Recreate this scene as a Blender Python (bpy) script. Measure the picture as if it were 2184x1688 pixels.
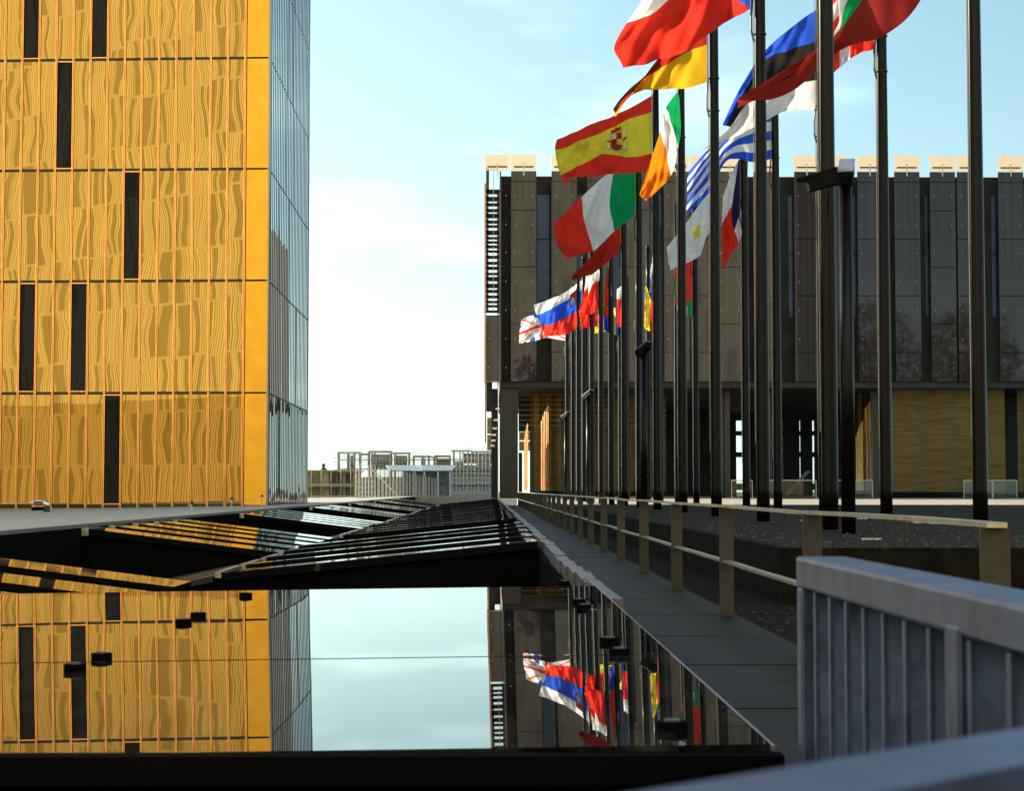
import bpy, bmesh, math, random
from mathutils import Vector, Matrix, Euler
random.seed(7)
R = math.radians
SC = bpy.context.scene
COL = SC.collection
for o in list(bpy.data.objects):
    bpy.data.objects.remove(o)

# ------------------------------------------------------------------ camera
CZ = 1.0                                   # camera height above the lowest paving datum
FPX, CX, CY = 3900.0, 1092.0, 844.0        # focal length and centre, in reference units (2184 wide)
PITCH = math.atan((1046 - CY) / FPX)
YAW = math.atan((CX - 1042) / FPX)
cam_d = bpy.data.cameras.new('camera')
cam = bpy.data.objects.new('camera', cam_d)
COL.objects.link(cam)
cam.location = (0, 0, CZ)
cam.rotation_euler = (R(90) + PITCH, 0, -YAW)
cam_d.sensor_width = 36.0
cam_d.lens = 36.0 * FPX / 2184.0
cam_d.clip_start = 0.05
cam_d.clip_end = 5000
cam_d.dof.use_dof = True
cam_d.dof.focus_distance = 45.0
cam_d.dof.aperture_fstop = 16.0
SC.camera = cam
ROT = Euler((R(90) + PITCH, 0, -YAW)).to_matrix()

# ------------------------------------------------------------------ sky, sun, exposure
SUN_AZ, SUN_EL = R(-58), R(20)             # azimuth from +Y, negative = left
w = bpy.data.worlds.new('World')
SC.world = w
w.use_nodes = True
nt = w.node_tree
for n in list(nt.nodes):
    nt.nodes.remove(n)
def wn(t, **k):
    n = nt.nodes.new(t)
    for a, b in k.items():
        setattr(n, a, b)
    return n
sky = wn('ShaderNodeTexSky', sky_type='NISHITA', sun_disc=False, sun_elevation=SUN_EL,
         sun_rotation=SUN_AZ, altitude=250, air_density=1.0, dust_density=3.2, ozone_density=1.2)
bg = wn('ShaderNodeBackground')
bg.inputs['Strength'].default_value = 0.15
wo = wn('ShaderNodeOutputWorld')
# soft clouds, everywhere in the sky, spread by direction
tc = wn('ShaderNodeTexCoord')
sep = wn('ShaderNodeSeparateXYZ')
nt.links.new(tc.outputs['Generated'], sep.inputs[0])
# aerosol layer: the dim band of the clear-air model at the very horizon is lifted into it
zl = wn('ShaderNodeMath', operation='MAXIMUM'); zl.inputs[1].default_value = 0.0
nt.links.new(sep.outputs['Z'], zl.inputs[0])
zl2 = wn('ShaderNodeMath', operation='ADD'); zl2.inputs[1].default_value = 0.085
nt.links.new(zl.outputs[0], zl2.inputs[0])
svec = wn('ShaderNodeCombineXYZ')
nt.links.new(sep.outputs['X'], svec.inputs['X']); nt.links.new(sep.outputs['Y'], svec.inputs['Y']); nt.links.new(zl2.outputs[0], svec.inputs['Z'])
snrm = wn('ShaderNodeVectorMath', operation='NORMALIZE')
nt.links.new(svec.outputs[0], snrm.inputs[0]); nt.links.new(snrm.outputs[0], sky.inputs['Vector'])
mx = wn('ShaderNodeMath', operation='ADD'); mx.inputs[1].default_value = 0.10
nt.links.new(sep.outputs['Z'], mx.inputs[0])
mab = wn('ShaderNodeMath', operation='MAXIMUM'); mab.inputs[1].default_value = 0.05
nt.links.new(mx.outputs[0], mab.inputs[0])
dvx = wn('ShaderNodeMath', operation='DIVIDE'); dvy = wn('ShaderNodeMath', operation='DIVIDE')
nt.links.new(sep.outputs['X'], dvx.inputs[0]); nt.links.new(mab.outputs[0], dvx.inputs[1])
nt.links.new(sep.outputs['Y'], dvy.inputs[0]); nt.links.new(mab.outputs[0], dvy.inputs[1])
cmb = wn('ShaderNodeCombineXYZ')
nt.links.new(dvx.outputs[0], cmb.inputs['X']); nt.links.new(dvy.outputs[0], cmb.inputs['Y'])
noi = wn('ShaderNodeTexNoise')
noi.inputs['Scale'].default_value = 0.9
noi.inputs['Detail'].default_value = 7
noi.inputs['Roughness'].default_value = 0.55
nt.links.new(cmb.outputs[0], noi.inputs['Vector'])
ramp = wn('ShaderNodeValToRGB')
ramp.color_ramp.elements[0].position = 0.50
ramp.color_ramp.elements[1].position = 0.66
nt.links.new(noi.outputs['Fac'], ramp.inputs[0])
cmul = wn('ShaderNodeMath', operation='MULTIPLY'); cmul.inputs[1].default_value = 0.36
nt.links.new(ramp.outputs['Color'], cmul.inputs[0])
mixc = wn('ShaderNodeMix', data_type='RGBA')
# haze layer thickening towards the horizon, the same all round
hz1 = wn('ShaderNodeMath', operation='MULTIPLY'); hz1.inputs[1].default_value = -7.0
nt.links.new(sep.outputs['Z'], hz1.inputs[0])
hz2 = wn('ShaderNodeMath', operation='EXPONENT'); nt.links.new(hz1.outputs[0], hz2.inputs[0])
hz3 = wn('ShaderNodeMath', operation='MULTIPLY'); hz3.inputs[1].default_value = 0.9; nt.links.new(hz2.outputs[0], hz3.inputs[0])
nt.links.new(hz3.outputs[0], mixc.inputs['Factor'])
nt.links.new(sky.outputs[0], mixc.inputs['A'])
cl = wn('ShaderNodeMix', data_type='RGBA', blend_type='MULTIPLY')
cl.inputs['Factor'].default_value = 1.0
hsv = wn('ShaderNodeHueSaturation'); hsv.inputs['Saturation'].default_value = 0.30; hsv.inputs['Value'].default_value = 1.35
nt.links.new(sky.outputs[0], hsv.inputs['Color'])
nt.links.new(hsv.outputs[0], mixc.inputs['B'])
tint = wn('ShaderNodeMix', data_type='RGBA', blend_type='MULTIPLY')
tint.inputs['Factor'].default_value = 1.0
tint.inputs['B'].default_value = (0.80, 1.02, 0.93, 1)
hsv2 = wn('ShaderNodeHueSaturation'); hsv2.inputs['Saturation'].default_value = 0.15; hsv2.inputs['Value'].default_value = 1.9
nt.links.new(sky.outputs[0], hsv2.inputs['Color'])
mixk = wn('ShaderNodeMix', data_type='RGBA')
nt.links.new(cmul.outputs[0], mixk.inputs['Factor']); nt.links.new(mixc.outputs['Result'], mixk.inputs['A']); nt.links.new(hsv2.outputs[0], mixk.inputs['B'])
nt.links.new(mixk.outputs['Result'], tint.inputs['A'])
nt.links.new(tint.outputs['Result'], bg.inputs['Color'])
nt.links.new(bg.outputs[0], wo.inputs[0])

S = Vector((math.sin(SUN_AZ) * math.cos(SUN_EL), math.cos(SUN_AZ) * math.cos(SUN_EL), math.sin(SUN_EL)))
sl = bpy.data.lights.new('sun', 'SUN')
sl.energy = 4.6
sl.angle = R(0.5)
sl.color = (1.0, 0.84, 0.62)
so = bpy.data.objects.new('sun', sl)
COL.objects.link(so)
so.rotation_euler = S.to_track_quat('Z', 'Y').to_euler()

SC.view_settings.view_transform = 'Standard'
SC.view_settings.look = 'None'
SC.view_settings.gamma = 1.0
SC.view_settings.exposure = 0.78
SC.render.engine = 'CYCLES'
SC.cycles.use_denoising = True
SC.cycles.max_bounces = 8
SC.cycles.glossy_bounces = 6
SC.cycles.transparent_max_bounces = 12
SC.cycles.caustics_reflective = False
SC.cycles.caustics_refractive = False
SC.cycles.sample_clamp_indirect = 6.0

# ------------------------------------------------------------------ helpers
def ray(x, y):
    return ROT @ Vector(((x - CX) / FPX, -(y - CY) / FPX, -1.0))
def P(x, y, D):
    d = ray(x, y)
    return Vector((0, 0, CZ)) + d * (D / d.y)
def zc(h):
    return CZ - h

MATS = {}
def mat(name, col, rough=0.5, metal=0.0, var=0.12, scale=3.0, bump=0.0, spec=0.5, stretch=None, coat=0.0):
    m = bpy.data.materials.new(name)
    m.use_nodes = True
    t = m.node_tree
    b = t.nodes['Principled BSDF']
    b.inputs['Roughness'].default_value = rough
    b.inputs['Metallic'].default_value = metal
    b.inputs['Specular IOR Level'].default_value = spec
    b.inputs['Coat Weight'].default_value = coat
    tcn = t.nodes.new('ShaderNodeTexCoord')
    mp = t.nodes.new('ShaderNodeMapping')
    mp.inputs['Scale'].default_value = stretch or (1, 1, 1)
    t.links.new(tcn.outputs['Object'], mp.inputs[0])
    nz = t.nodes.new('ShaderNodeTexNoise')
    nz.inputs['Scale'].default_value = scale
    nz.inputs['Detail'].default_value = 6
    t.links.new(mp.outputs[0], nz.inputs['Vector'])
    rp = t.nodes.new('ShaderNodeValToRGB')
    lo = [max(0, c * (1 - 2 * var)) for c in col]
    hi = [min(1, c * (1 + 2 * var)) for c in col]
    rp.color_ramp.elements[0].position = 0.3
    rp.color_ramp.elements[1].position = 0.7
    rp.color_ramp.elements[0].color = (*lo, 1)
    rp.color_ramp.elements[1].color = (*hi, 1)
    t.links.new(nz.outputs['Fac'], rp.inputs[0])
    t.links.new(rp.outputs[0], b.inputs['Base Color'])
    if bump:
        bp = t.nodes.new('ShaderNodeBump')
        bp.inputs['Strength'].default_value = bump
        bp.inputs['Distance'].default_value = 0.02
        t.links.new(nz.outputs['Fac'], bp.inputs['Height'])
        t.links.new(bp.outputs[0], b.inputs['Normal'])
    MATS[name] = m
    return m

def cloth(name, col):
    m = bpy.data.materials.new(name)
    m.use_nodes = True
    t = m.node_tree
    t.nodes.remove(t.nodes['Principled BSDF'])
    out = t.nodes['Material Output']
    tcn = t.nodes.new('ShaderNodeTexCoord')
    nz = t.nodes.new('ShaderNodeTexNoise')
    nz.inputs['Scale'].default_value = 4.0
    nz.inputs['Detail'].default_value = 5
    t.links.new(tcn.outputs['Object'], nz.inputs['Vector'])
    rp = t.nodes.new('ShaderNodeValToRGB')
    rp.color_ramp.elements[0].color = (*[c * 0.8 for c in col], 1)
    rp.color_ramp.elements[1].color = (*[min(1, c * 1.12) for c in col], 1)
    t.links.new(nz.outputs['Fac'], rp.inputs[0])
    d = t.nodes.new('ShaderNodeBsdfDiffuse')
    tr = t.nodes.new('ShaderNodeBsdfTranslucent')
    t.links.new(rp.outputs[0], d.inputs[0]); t.links.new(rp.outputs[0], tr.inputs[0])
    mixn = t.nodes.new('ShaderNodeMixShader'); mixn.inputs[0].default_value = 0.6
    t.links.new(d.outputs[0], mixn.inputs[1]); t.links.new(tr.outputs[0], mixn.inputs[2])
    t.links.new(mixn.outputs[0], out.inputs['Surface'])
    MATS[name] = m
    return m

def pane_mat(name, base, metal, rough, amp_x, amp_y, tilt, scale=(1.3, 1.3, 0.42), ior=1.38, tz=1.0):
    """mirror-like glazing whose sheets are slightly uneven and each set at its own small angle"""
    m = bpy.data.materials.new(name)
    m.use_nodes = True
    t = m.node_tree
    b = t.nodes['Principled BSDF']
    b.inputs['Base Color'].default_value = (*base, 1)
    b.inputs['Metallic'].default_value = metal
    b.inputs['Roughness'].default_value = rough
    b.inputs['IOR'].default_value = ior
    tcn = t.nodes.new('ShaderNodeTexCoord')
    oi = t.nodes.new('ShaderNodeObjectInfo')
    mp = t.nodes.new('ShaderNodeMapping'); mp.inputs['Scale'].default_value = scale
    t.links.new(tcn.outputs['Object'], mp.inputs[0])
    nz = t.nodes.new('ShaderNodeTexNoise', ); nz.noise_dimensions = '4D'
    nz.inputs['Scale'].default_value = 1.0
    nz.inputs['Detail'].default_value = 1.2
    t.links.new(mp.outputs[0], nz.inputs['Vector'])
    mw = t.nodes.new('ShaderNodeMath'); mw.operation = 'MULTIPLY'; mw.inputs[1].default_value = 200.0
    t.links.new(oi.outputs['Random'], mw.inputs[0]); t.links.new(mw.outputs[0], nz.inputs['W'])
    sub = t.nodes.new('ShaderNodeVectorMath'); sub.operation = 'SUBTRACT'; sub.inputs[1].default_value = (0.5, 0.5, 0.5)
    t.links.new(nz.outputs['Color'], sub.inputs[0])
    mul = t.nodes.new('ShaderNodeVectorMath'); mul.operation = 'MULTIPLY'; mul.inputs[1].default_value = (amp_x, 0.0 if amp_y else amp_x, amp_y or 0.0)
    if not amp_y:
        mul.inputs[1].default_value = (amp_x, amp_x, 0)
    t.links.new(sub.outputs[0], mul.inputs[0])
    wnz = t.nodes.new('ShaderNodeTexWhiteNoise'); wnz.noise_dimensions = '1D'
    t.links.new(mw.outputs[0], wnz.inputs['W'])
    s2 = t.nodes.new('ShaderNodeVectorMath'); s2.operation = 'SUBTRACT'; s2.inputs[1].default_value = (0.5, 0.5, 0.5)
    t.links.new(wnz.outputs['Color'], s2.inputs[0])
    m2 = t.nodes.new('ShaderNodeVectorMath'); m2.operation = 'MULTIPLY'; m2.inputs[1].default_value = (tilt, tilt, tilt * tz)
    t.links.new(s2.outputs[0], m2.inputs[0])
    geo = t.nodes.new('ShaderNodeNewGeometry')
    a1 = t.nodes.new('ShaderNodeVectorMath'); a2 = t.nodes.new('ShaderNodeVectorMath')
    t.links.new(geo.outputs['Normal'], a1.inputs[0]); t.links.new(mul.outputs[0], a1.inputs[1])
    t.links.new(a1.outputs[0], a2.inputs[0]); t.links.new(m2.outputs[0], a2.inputs[1])
    nn = t.nodes.new('ShaderNodeVectorMath'); nn.operation = 'NORMALIZE'
    t.links.new(a2.outputs[0], nn.inputs[0])
    t.links.new(nn.outputs[0], b.inputs['Normal'])
    MATS[name] = m
    return m

mat('gold_metal', (0.95, 0.45, 0.04), 0.40, 0.92, 0.05, 2.0, 0.02)
mat('gold_trim', (0.95, 0.43, 0.12), 0.22, 1.0, 0.05, 2.0)
mat('trim_red', (0.16, 0.03, 0.012), 0.4, 0.5, 0.1, 2.0)
mat('gold_dim', (0.28, 0.17, 0.03), 0.4, 0.6, 0.1, 2.0)
pane_mat('gold_glass', (0.335, 0.200, 0.047), 1.0, 0.008, 0.0085, 0.0010, 0.012, (0.75, 0.75, 0.62), 1.38, 0.10)
pane_mat('black_window', (0.003, 0.003, 0.002), 0.0, 0.01, 0.0075, 0.0012, 0.012, (1.6, 1.6, 0.6), 1.24, 0.12)
pane_mat('side_glass', (0.80, 0.84, 0.88), 1.0, 0.01, 0.0016, 0.004, 0.0015, (3, 0.8, 0.8))
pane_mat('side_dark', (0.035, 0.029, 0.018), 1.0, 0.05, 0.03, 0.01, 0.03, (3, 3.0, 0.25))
pane_mat('roof_mirror', (0.006, 0.006, 0.006), 0.0, 0.006, 0.0022, 0, 0.003, (0.8, 2.2, 0.9))
pane_mat('roof_glass', (0.006, 0.006, 0.007), 0.0, 0.03, 0.006, 0, 0.01, (0.5, 0.5, 0.5))
_t = MATS['roof_mirror'].node_tree
_n = _t.nodes.new('ShaderNodeTexNoise'); _n.inputs['Scale'].default_value = 1.6; _n.inputs['Detail'].default_value = 8
_c = _t.nodes.new('ShaderNodeTexCoord'); _m = _t.nodes.new('ShaderNodeMapping'); _m.inputs['Scale'].default_value = (5.0, 1.2, 1)
_r = _t.nodes.new('ShaderNodeValToRGB'); _r.color_ramp.elements[0].position = 0.45; _r.color_ramp.elements[1].position = 0.75
_r.color_ramp.elements[0].color = (0.004, 0.004, 0.004, 1); _r.color_ramp.elements[1].color = (0.045, 0.042, 0.036, 1)
_t.links.new(_c.outputs['Object'], _m.inputs[0]); _t.links.new(_m.outputs[0], _n.inputs['Vector']); _t.links.new(_n.outputs['Fac'], _r.inputs[0])
_t.links.new(_r.outputs[0], _t.nodes['Principled BSDF'].inputs['Base Color'])
mat('black_matte', (0.003, 0.003, 0.003), 0.9, 0, 0.2, 2.0, 0, 0.02)
mat('black_satin', (0.008, 0.008, 0.008), 0.45, 0, 0.2, 6.0)
mat('mullion_dark', (0.03, 0.028, 0.03), 0.35, 0.3, 0.1, 4)
mat('side_cladding', (0.030, 0.025, 0.016), 0.75, 0, 0.3, 1.5, 0, 0.08, (3, 3, 0.2))
mat('grey_metal', (0.35, 0.34, 0.36), 0.35, 0.8, 0.08, 4)
mat('pole_metal', (0.005, 0.004, 0.003), 0.26, 0.0, 0.15, 8, 0, 0.15)
mat('rail_metal', (0.56, 0.49, 0.37), 0.34, 0.85, 0.10, 14, 0.02)
mat('post_metal', (0.045, 0.038, 0.026), 0.6, 0.15, 0.12, 20, 0.05)
mat('galvanised', (0.085, 0.105, 0.19), 0.40, 0.75, 0.18, 16, 0.05)
mat('galvanised_slat', (0.10, 0.145, 0.26), 0.5, 0.6, 0.16, 22, 0.05)
mat('tile', (0.016, 0.011, 0.009), 0.55, 0, 0.24, 2.6, 0.10, 0.12)
mat('kerb_stone', (0.13, 0.12, 0.14), 0.35, 0.2, 0.10, 9, 0.05)
mat('gravel', (0.018, 0.015, 0.012), 0.95, 0, 0.45, 40, 0.9, 0.05)
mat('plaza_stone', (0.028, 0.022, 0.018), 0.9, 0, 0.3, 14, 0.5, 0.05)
mat('pale_lit_stone', (0.55, 0.45, 0.36), 0.7, 0, 0.12, 3, 0.1)
mat('grit', (0.07, 0.058, 0.048), 0.8, 0, 0.4, 5)
mat('wall_dark', (0.012, 0.010, 0.007), 0.9, 0, 0.25, 6, 0.1, 0.05)
mat('terrace', (0.60, 0.51, 0.43), 0.6, 0, 0.24, 1.6, 0.1, 0.4, (0.25, 7.0, 1))
mat('ground', (0.07, 0.065, 0.06), 0.9, 0, 0.25, 0.6, 0.2)
mat('screen_panel', (0.050, 0.034, 0.028), 0.03, 0.0, 0.18, 1.6, 0, 0.40, (4, 1, 0.05))
mat('screen_body', (0.026, 0.022, 0.019), 0.6, 0, 0.2, 1.0, 0, 0.2)
mat('blue_glass', (0.05, 0.095, 0.17), 0.06, 0, 0.1, 1.0, 0, 0.15)
mat('building_dark', (0.020, 0.017, 0.014), 0.6, 0, 0.2, 1.0)
mat('column_dark', (0.032, 0.028, 0.025), 0.35, 0.2, 0.1, 1.0)
mat('gold_mesh', (0.155, 0.10, 0.022), 0.55, 0.35, 0.18, 1.4, 0.1, 0.5, (0.4, 0.4, 5))
mat('curtain', (0.80, 0.46, 0.17), 0.8, 0.0, 0.10, 3, 0.1)
mat('fixing', (0.8, 0.78, 0.75), 0.25, 0.6, 0.05, 3)
mat('orange_edge', (0.55, 0.27, 0.12), 0.35, 0.7, 0.1, 6)
mat('concrete', (0.66, 0.58, 0.47), 0.85, 0, 0.15, 1.2, 0.1)  # concrete, brick and scaffold tones lightened in place of far haze
mat('brick_brown', (0.52, 0.41, 0.32), 0.85, 0, 0.18, 3, 0.1)
mat('plaster_ochre', (0.7, 0.5, 0.26), 0.85, 0, 0.1, 2, 0.1)
mat('wood_yellow', (0.72, 0.56, 0.22), 0.8, 0, 0.15, 2)
mat('olive_infill', (0.34, 0.29, 0.13), 0.8, 0, 0.15, 2)
mat('scaffold', (0.8, 0.74, 0.62), 0.6, 0.0, 0.1, 4)
mat('window_dark', (0.05, 0.055, 0.055), 0.15, 0, 0.3, 2)
mat('window_teal', (0.10, 0.14, 0.15), 0.12, 0, 0.3, 2)
mat('roof_sheet', (0.36, 0.36, 0.37), 0.4, 0.3, 0.1, 3)
mat('pale_wall', (0.62, 0.56, 0.47), 0.8, 0, 0.08, 2)
mat('camera_black', (0.003, 0.003, 0.004), 0.7, 0.0, 0.2, 6, 0, 0.1)
mat('camera_grey', (0.28, 0.28, 0.36), 0.4, 0.2, 0.1, 6)
mat('chrome', (0.75, 0.75, 0.78), 0.2, 1.0, 0.05, 6)
mat('rope', (0.35, 0.30, 0.24), 0.8, 0, 0.1, 20)
mat('foliage', (0.05, 0.075, 0.03), 0.8, 0, 0.4, 5)
mat('dark_foliage', (0.012, 0.015, 0.008), 0.9, 0, 0.3, 5, 0, 0.05)
mat('bark', (0.06, 0.045, 0.03), 0.85, 0, 0.3, 6)

def peach():
    m = bpy.data.materials.new('peach_screen'); m.use_nodes = True
    t = m.node_tree; t.nodes.remove(t.nodes['Principled BSDF'])
    out = t.nodes['Material Output']
    tcn = t.nodes.new('ShaderNodeTexCoord')
    mp = t.nodes.new('ShaderNodeMapping'); mp.inputs['Scale'].default_value = (2, 2, 9)
    t.links.new(tcn.outputs['Object'], mp.inputs[0])
    nz = t.nodes.new('ShaderNodeTexNoise'); nz.inputs['Scale'].default_value = 1.5
    t.links.new(mp.outputs[0], nz.inputs['Vector'])
    rp = t.nodes.new('ShaderNodeValToRGB')
    rp.color_ramp.elements[0].color = (0.98, 0.78, 0.60, 1); rp.color_ramp.elements[1].color = (1.0, 0.86, 0.70, 1)
    t.links.new(nz.outputs['Fac'], rp.inputs[0])
    a = t.nodes.new('ShaderNodeBsdfTransparent'); b = t.nodes.new('ShaderNodeBsdfTranslucent'); c = t.nodes.new('ShaderNodeBsdfDiffuse')
    for n in (a, b, c):
        t.links.new(rp.outputs[0], n.inputs[0])
    m1 = t.nodes.new('ShaderNodeMixShader'); m1.inputs[0].default_value = 0.35
    m2 = t.nodes.new('ShaderNodeMixShader'); m2.inputs[0].default_value = 0.5
    t.links.new(b.outputs[0], m2.inputs[1]); t.links.new(c.outputs[0], m2.inputs[2])
    t.links.new(a.outputs[0], m1.inputs[1]); t.links.new(m2.outputs[0], m1.inputs[2])
    t.links.new(m1.outputs[0], out.inputs['Surface'])
    MATS['peach_screen'] = m
peach()

def clear_glass():
    m = bpy.data.materials.new('clear_glass'); m.use_nodes = True
    t = m.node_tree; t.nodes.remove(t.nodes['Principled BSDF'])
    out = t.nodes['Material Output']
    a = t.nodes.new('ShaderNodeBsdfTransparent'); a.inputs[0].default_value = (0.80, 0.84, 0.78, 1)
    g = t.nodes.new('ShaderNodeBsdfGlossy'); g.inputs['Roughness'].default_value = 0.02
    fr = t.nodes.new('ShaderNodeFresnel'); fr.inputs[0].default_value = 1.5
    nz = t.nodes.new('ShaderNodeTexNoise'); nz.inputs['Scale'].default_value = 2.0
    rp = t.nodes.new('ShaderNodeValToRGB')
    rp.color_ramp.elements[0].color = (0.72, 0.78, 0.70, 1); rp.color_ramp.elements[1].color = (0.86, 0.88, 0.82, 1)
    t.links.new(nz.outputs['Fac'], rp.inputs[0]); t.links.new(rp.outputs[0], a.inputs[0])
    mm = t.nodes.new('ShaderNodeMixShader')
    t.links.new(fr.outputs[0], mm.inputs[0]); t.links.new(a.outputs[0], mm.inputs[1]); t.links.new(g.outputs[0], mm.inputs[2])
    t.links.new(mm.outputs[0], out.inputs['Surface'])
    MATS['clear_glass'] = m
clear_glass()

def striped_facade():
    """facade of storeys with upright pale and darker strips and darker windows"""
    m = bpy.data.materials.new('striped_cladding'); m.use_nodes = True
    t = m.node_tree; b = t.nodes['Principled BSDF']
    b.inputs['Roughness'].default_value = 0.7
    tcn = t.nodes.new('ShaderNodeTexCoord')
    sp = t.nodes.new('ShaderNodeSeparateXYZ'); t.links.new(tcn.outputs['Object'], sp.inputs[0])
    def M(op, a, bv):
        n = t.nodes.new('ShaderNodeMath'); n.operation = op
        for i, v in enumerate((a, bv)):
            if v is None:
                continue
            if isinstance(v, (int, float)):
                n.inputs[i].default_value = v
            else:
                t.links.new(v, n.inputs[i])
        return n.outputs[0]
    st = M('FLOOR', M('DIVIDE', sp.outputs['Z'], 5.2), 0)
    xs = M('ADD', sp.outputs['X'], M('MULTIPLY', st, 17.37))
    # fine strips
    wob = t.nodes.new('ShaderNodeTexNoise'); wob.noise_dimensions = '1D'
    wob.inputs['Scale'].default_value = 2.2; wob.inputs['Detail'].default_value = 3
    t.links.new(xs, wob.inputs['W'])
    fine = M('FRACT', M('ADD', M('DIVIDE', xs, 0.31), M('MULTIPLY', wob.outputs['Fac'], 0.9)), 0)
    r1 = t.nodes.new('ShaderNodeValToRGB')
    e = r1.color_ramp.elements
    e[0].position = 0.0; e[0].color = (0.24, 0.215, 0.155, 1)
    e[1].position = 0.30; e[1].color = (0.80, 0.76, 0.68, 1)
    x = e.new(0.66); x.color = (0.72, 0.68, 0.60, 1)
    x = e.new(1.0); x.color = (0.24, 0.215, 0.155, 1)
    t.links.new(fine, r1.inputs[0])
    # broad darker bays, faintly striped
    wn1 = t.nodes.new('ShaderNodeTexWhiteNoise'); wn1.noise_dimensions = '1D'
    t.links.new(M('FLOOR', M('DIVIDE', xs, 0.46), 0), wn1.inputs['W'])
    big = M('MULTIPLY', M('GREATER_THAN', wn1.outputs['Value'], 0.68), 0.70)
    mx1 = t.nodes.new('ShaderNodeMix'); mx1.data_type = 'RGBA'
    t.links.new(big, mx1.inputs['Factor']); t.links.new(r1.outputs[0], mx1.inputs['A'])
    mx1.inputs['B'].default_value = (0.24, 0.225, 0.145, 1)
    # floor lines
    fl = M('LESS_THAN', M('FRACT', M('DIVIDE', sp.outputs['Z'], 5.2), 0), 0.05)
    mx2 = t.nodes.new('ShaderNodeMix'); mx2.data_type = 'RGBA'
    t.links.new(fl, mx2.inputs['Factor']); t.links.new(mx1.outputs['Result'], mx2.inputs['A'])
    mx2.inputs['B'].default_value = (0.62, 0.56, 0.47, 1)
    lowr = t.nodes.new('ShaderNodeMix'); lowr.data_type = 'RGBA'; lowr.blend_type = 'MULTIPLY'
    t.links.new(M('LESS_THAN', sp.outputs['Z'], 11.7), lowr.inputs['Factor']); t.links.new(mx2.outputs['Result'], lowr.inputs['A'])
    lowr.inputs['B'].default_value = (0.64, 0.58, 0.46, 1)
    t.links.new(lowr.outputs['Result'], b.inputs['Base Color'])
    MATS['striped_cladding'] = m
striped_facade()

FC = {'red': (0.90, 0.05, 0.03), 'deep_red': (0.52, 0.035, 0.02), 'white': (0.93, 0.90, 0.90), 'blue': (0.035, 0.12, 0.75),
      'yellow': (0.97, 0.76, 0.06), 'green': (0.01, 0.36, 0.11), 'orange': (0.95, 0.27, 0.015), 'black': (0.03, 0.026, 0.026),
      'navy': (0.025, 0.028, 0.11), 'gold': (0.97, 0.52, 0.025), 'sky_blue': (0.36, 0.52, 0.85), 'maroon': (0.30, 0.06, 0.07), 'dark_red': (0.30, 0.03, 0.025)}
for k, c in FC.items():
    cloth('cloth_' + k, c)

class MB:
    """collects boxes, quads, tubes into one mesh"""
    def __init__(s):
        s.v, s.f, s.mi = [], [], []
    def quad(s, pts, mi=0):
        b = len(s.v)
        s.v += [tuple(p) for p in pts]
        s.f.append(tuple(range(b, b + len(pts)))); s.mi.append(mi)
    def box(s, lo, hi, mi=0, M=None):
        x0, y0, z0 = lo; x1, y1, z1 = hi
        pts = [Vector(p) for p in ((x0, y0, z0), (x1, y0, z0), (x1, y1, z0), (x0, y1, z0), (x0, y0, z1), (x1, y0, z1), (x1, y1, z1), (x0, y1, z1))]
        if M is not None:
            pts = [M @ p for p in pts]
        b = len(s.v)
        s.v += [tuple(p) for p in pts]
        for f in ((0, 3, 2, 1), (4, 5, 6, 7), (0, 1, 5, 4), (1, 2, 6, 5), (2, 3, 7, 6), (3, 0, 4, 7)):
            s.f.append(tuple(b + i for i in f)); s.mi.append(mi)
        return s
    def hexa(s, pts, mi=0):
        b = len(s.v)
        s.v += [tuple(p) for p in pts]
        for f in ((0, 3, 2, 1), (4, 5, 6, 7), (0, 1, 5, 4), (1, 2, 6, 5), (2, 3, 7, 6), (3, 0, 4, 7)):
            s.f.append(tuple(b + i for i in f)); s.mi.append(mi)
        return s
    def tube(s, pts, rad, n=8, mi=0, cap=True):
        pts = [Vector(p) for p in pts]
        if not isinstance(rad, (list, tuple)):
            rad = [rad] * len(pts)
        rings = []
        for i, p in enumerate(pts):
            d = (pts[min(i + 1, len(pts) - 1)] - pts[max(i - 1, 0)]).normalized()
            a = d.orthogonal().normalized() if abs(d.z) < 0.9 else (Vector((1, 0, 0)) - d * d.x).normalized()
            c = d.cross(a)
            b = len(s.v)
            for k in range(n):
                an = 2 * math.pi * k / n
                s.v.append(tuple(p + (a * math.cos(an) + c * math.sin(an)) * rad[i]))
            rings.append(b)
        for i in range(len(rings) - 1):
            for k in range(n):
                s.f.append((rings[i] + k, rings[i] + (k + 1) % n, rings[i + 1] + (k + 1) % n, rings[i + 1] + k)); s.mi.append(mi)
        if cap:
            s.f.append(tuple(rings[0] + k for k in reversed(range(n)))); s.mi.append(mi)
            s.f.append(tuple(rings[-1] + k for k in range(n))); s.mi.append(mi)
        return s
    def build(s, name, mats, parent=None, smooth=False, origin=None, bevel=0.0):
        me = bpy.data.meshes.new(name)
        vs = s.v
        if origin is not None:
            o = Vector(origin)
            vs = [tuple(Vector(p) - o) for p in vs]
        me.from_pydata(vs, [], s.f)
        if isinstance(mats, str):
            mats = [mats]
        for m in mats:
            me.materials.append(MATS[m])
        me.polygons.foreach_set('material_index', s.mi)
        if smooth:
            me.polygons.foreach_set('use_smooth', [True] * len(s.f))
        me.update()
        ob = bpy.data.objects.new(name, me)
        if origin is not None:
            ob.location = origin
        COL.objects.link(ob)
        if parent is not None:
            ob.parent = parent
            ob.matrix_parent_inverse = Matrix.Translation(parent.location).inverted() if parent.type == 'EMPTY' and not parent.rotation_euler[2] else parent.matrix_basis.inverted()
        if bevel:
            bv = ob.modifiers.new('bevel', 'BEVEL'); bv.width = bevel; bv.segments = 2; bv.limit_method = 'ANGLE'
        return ob

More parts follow.
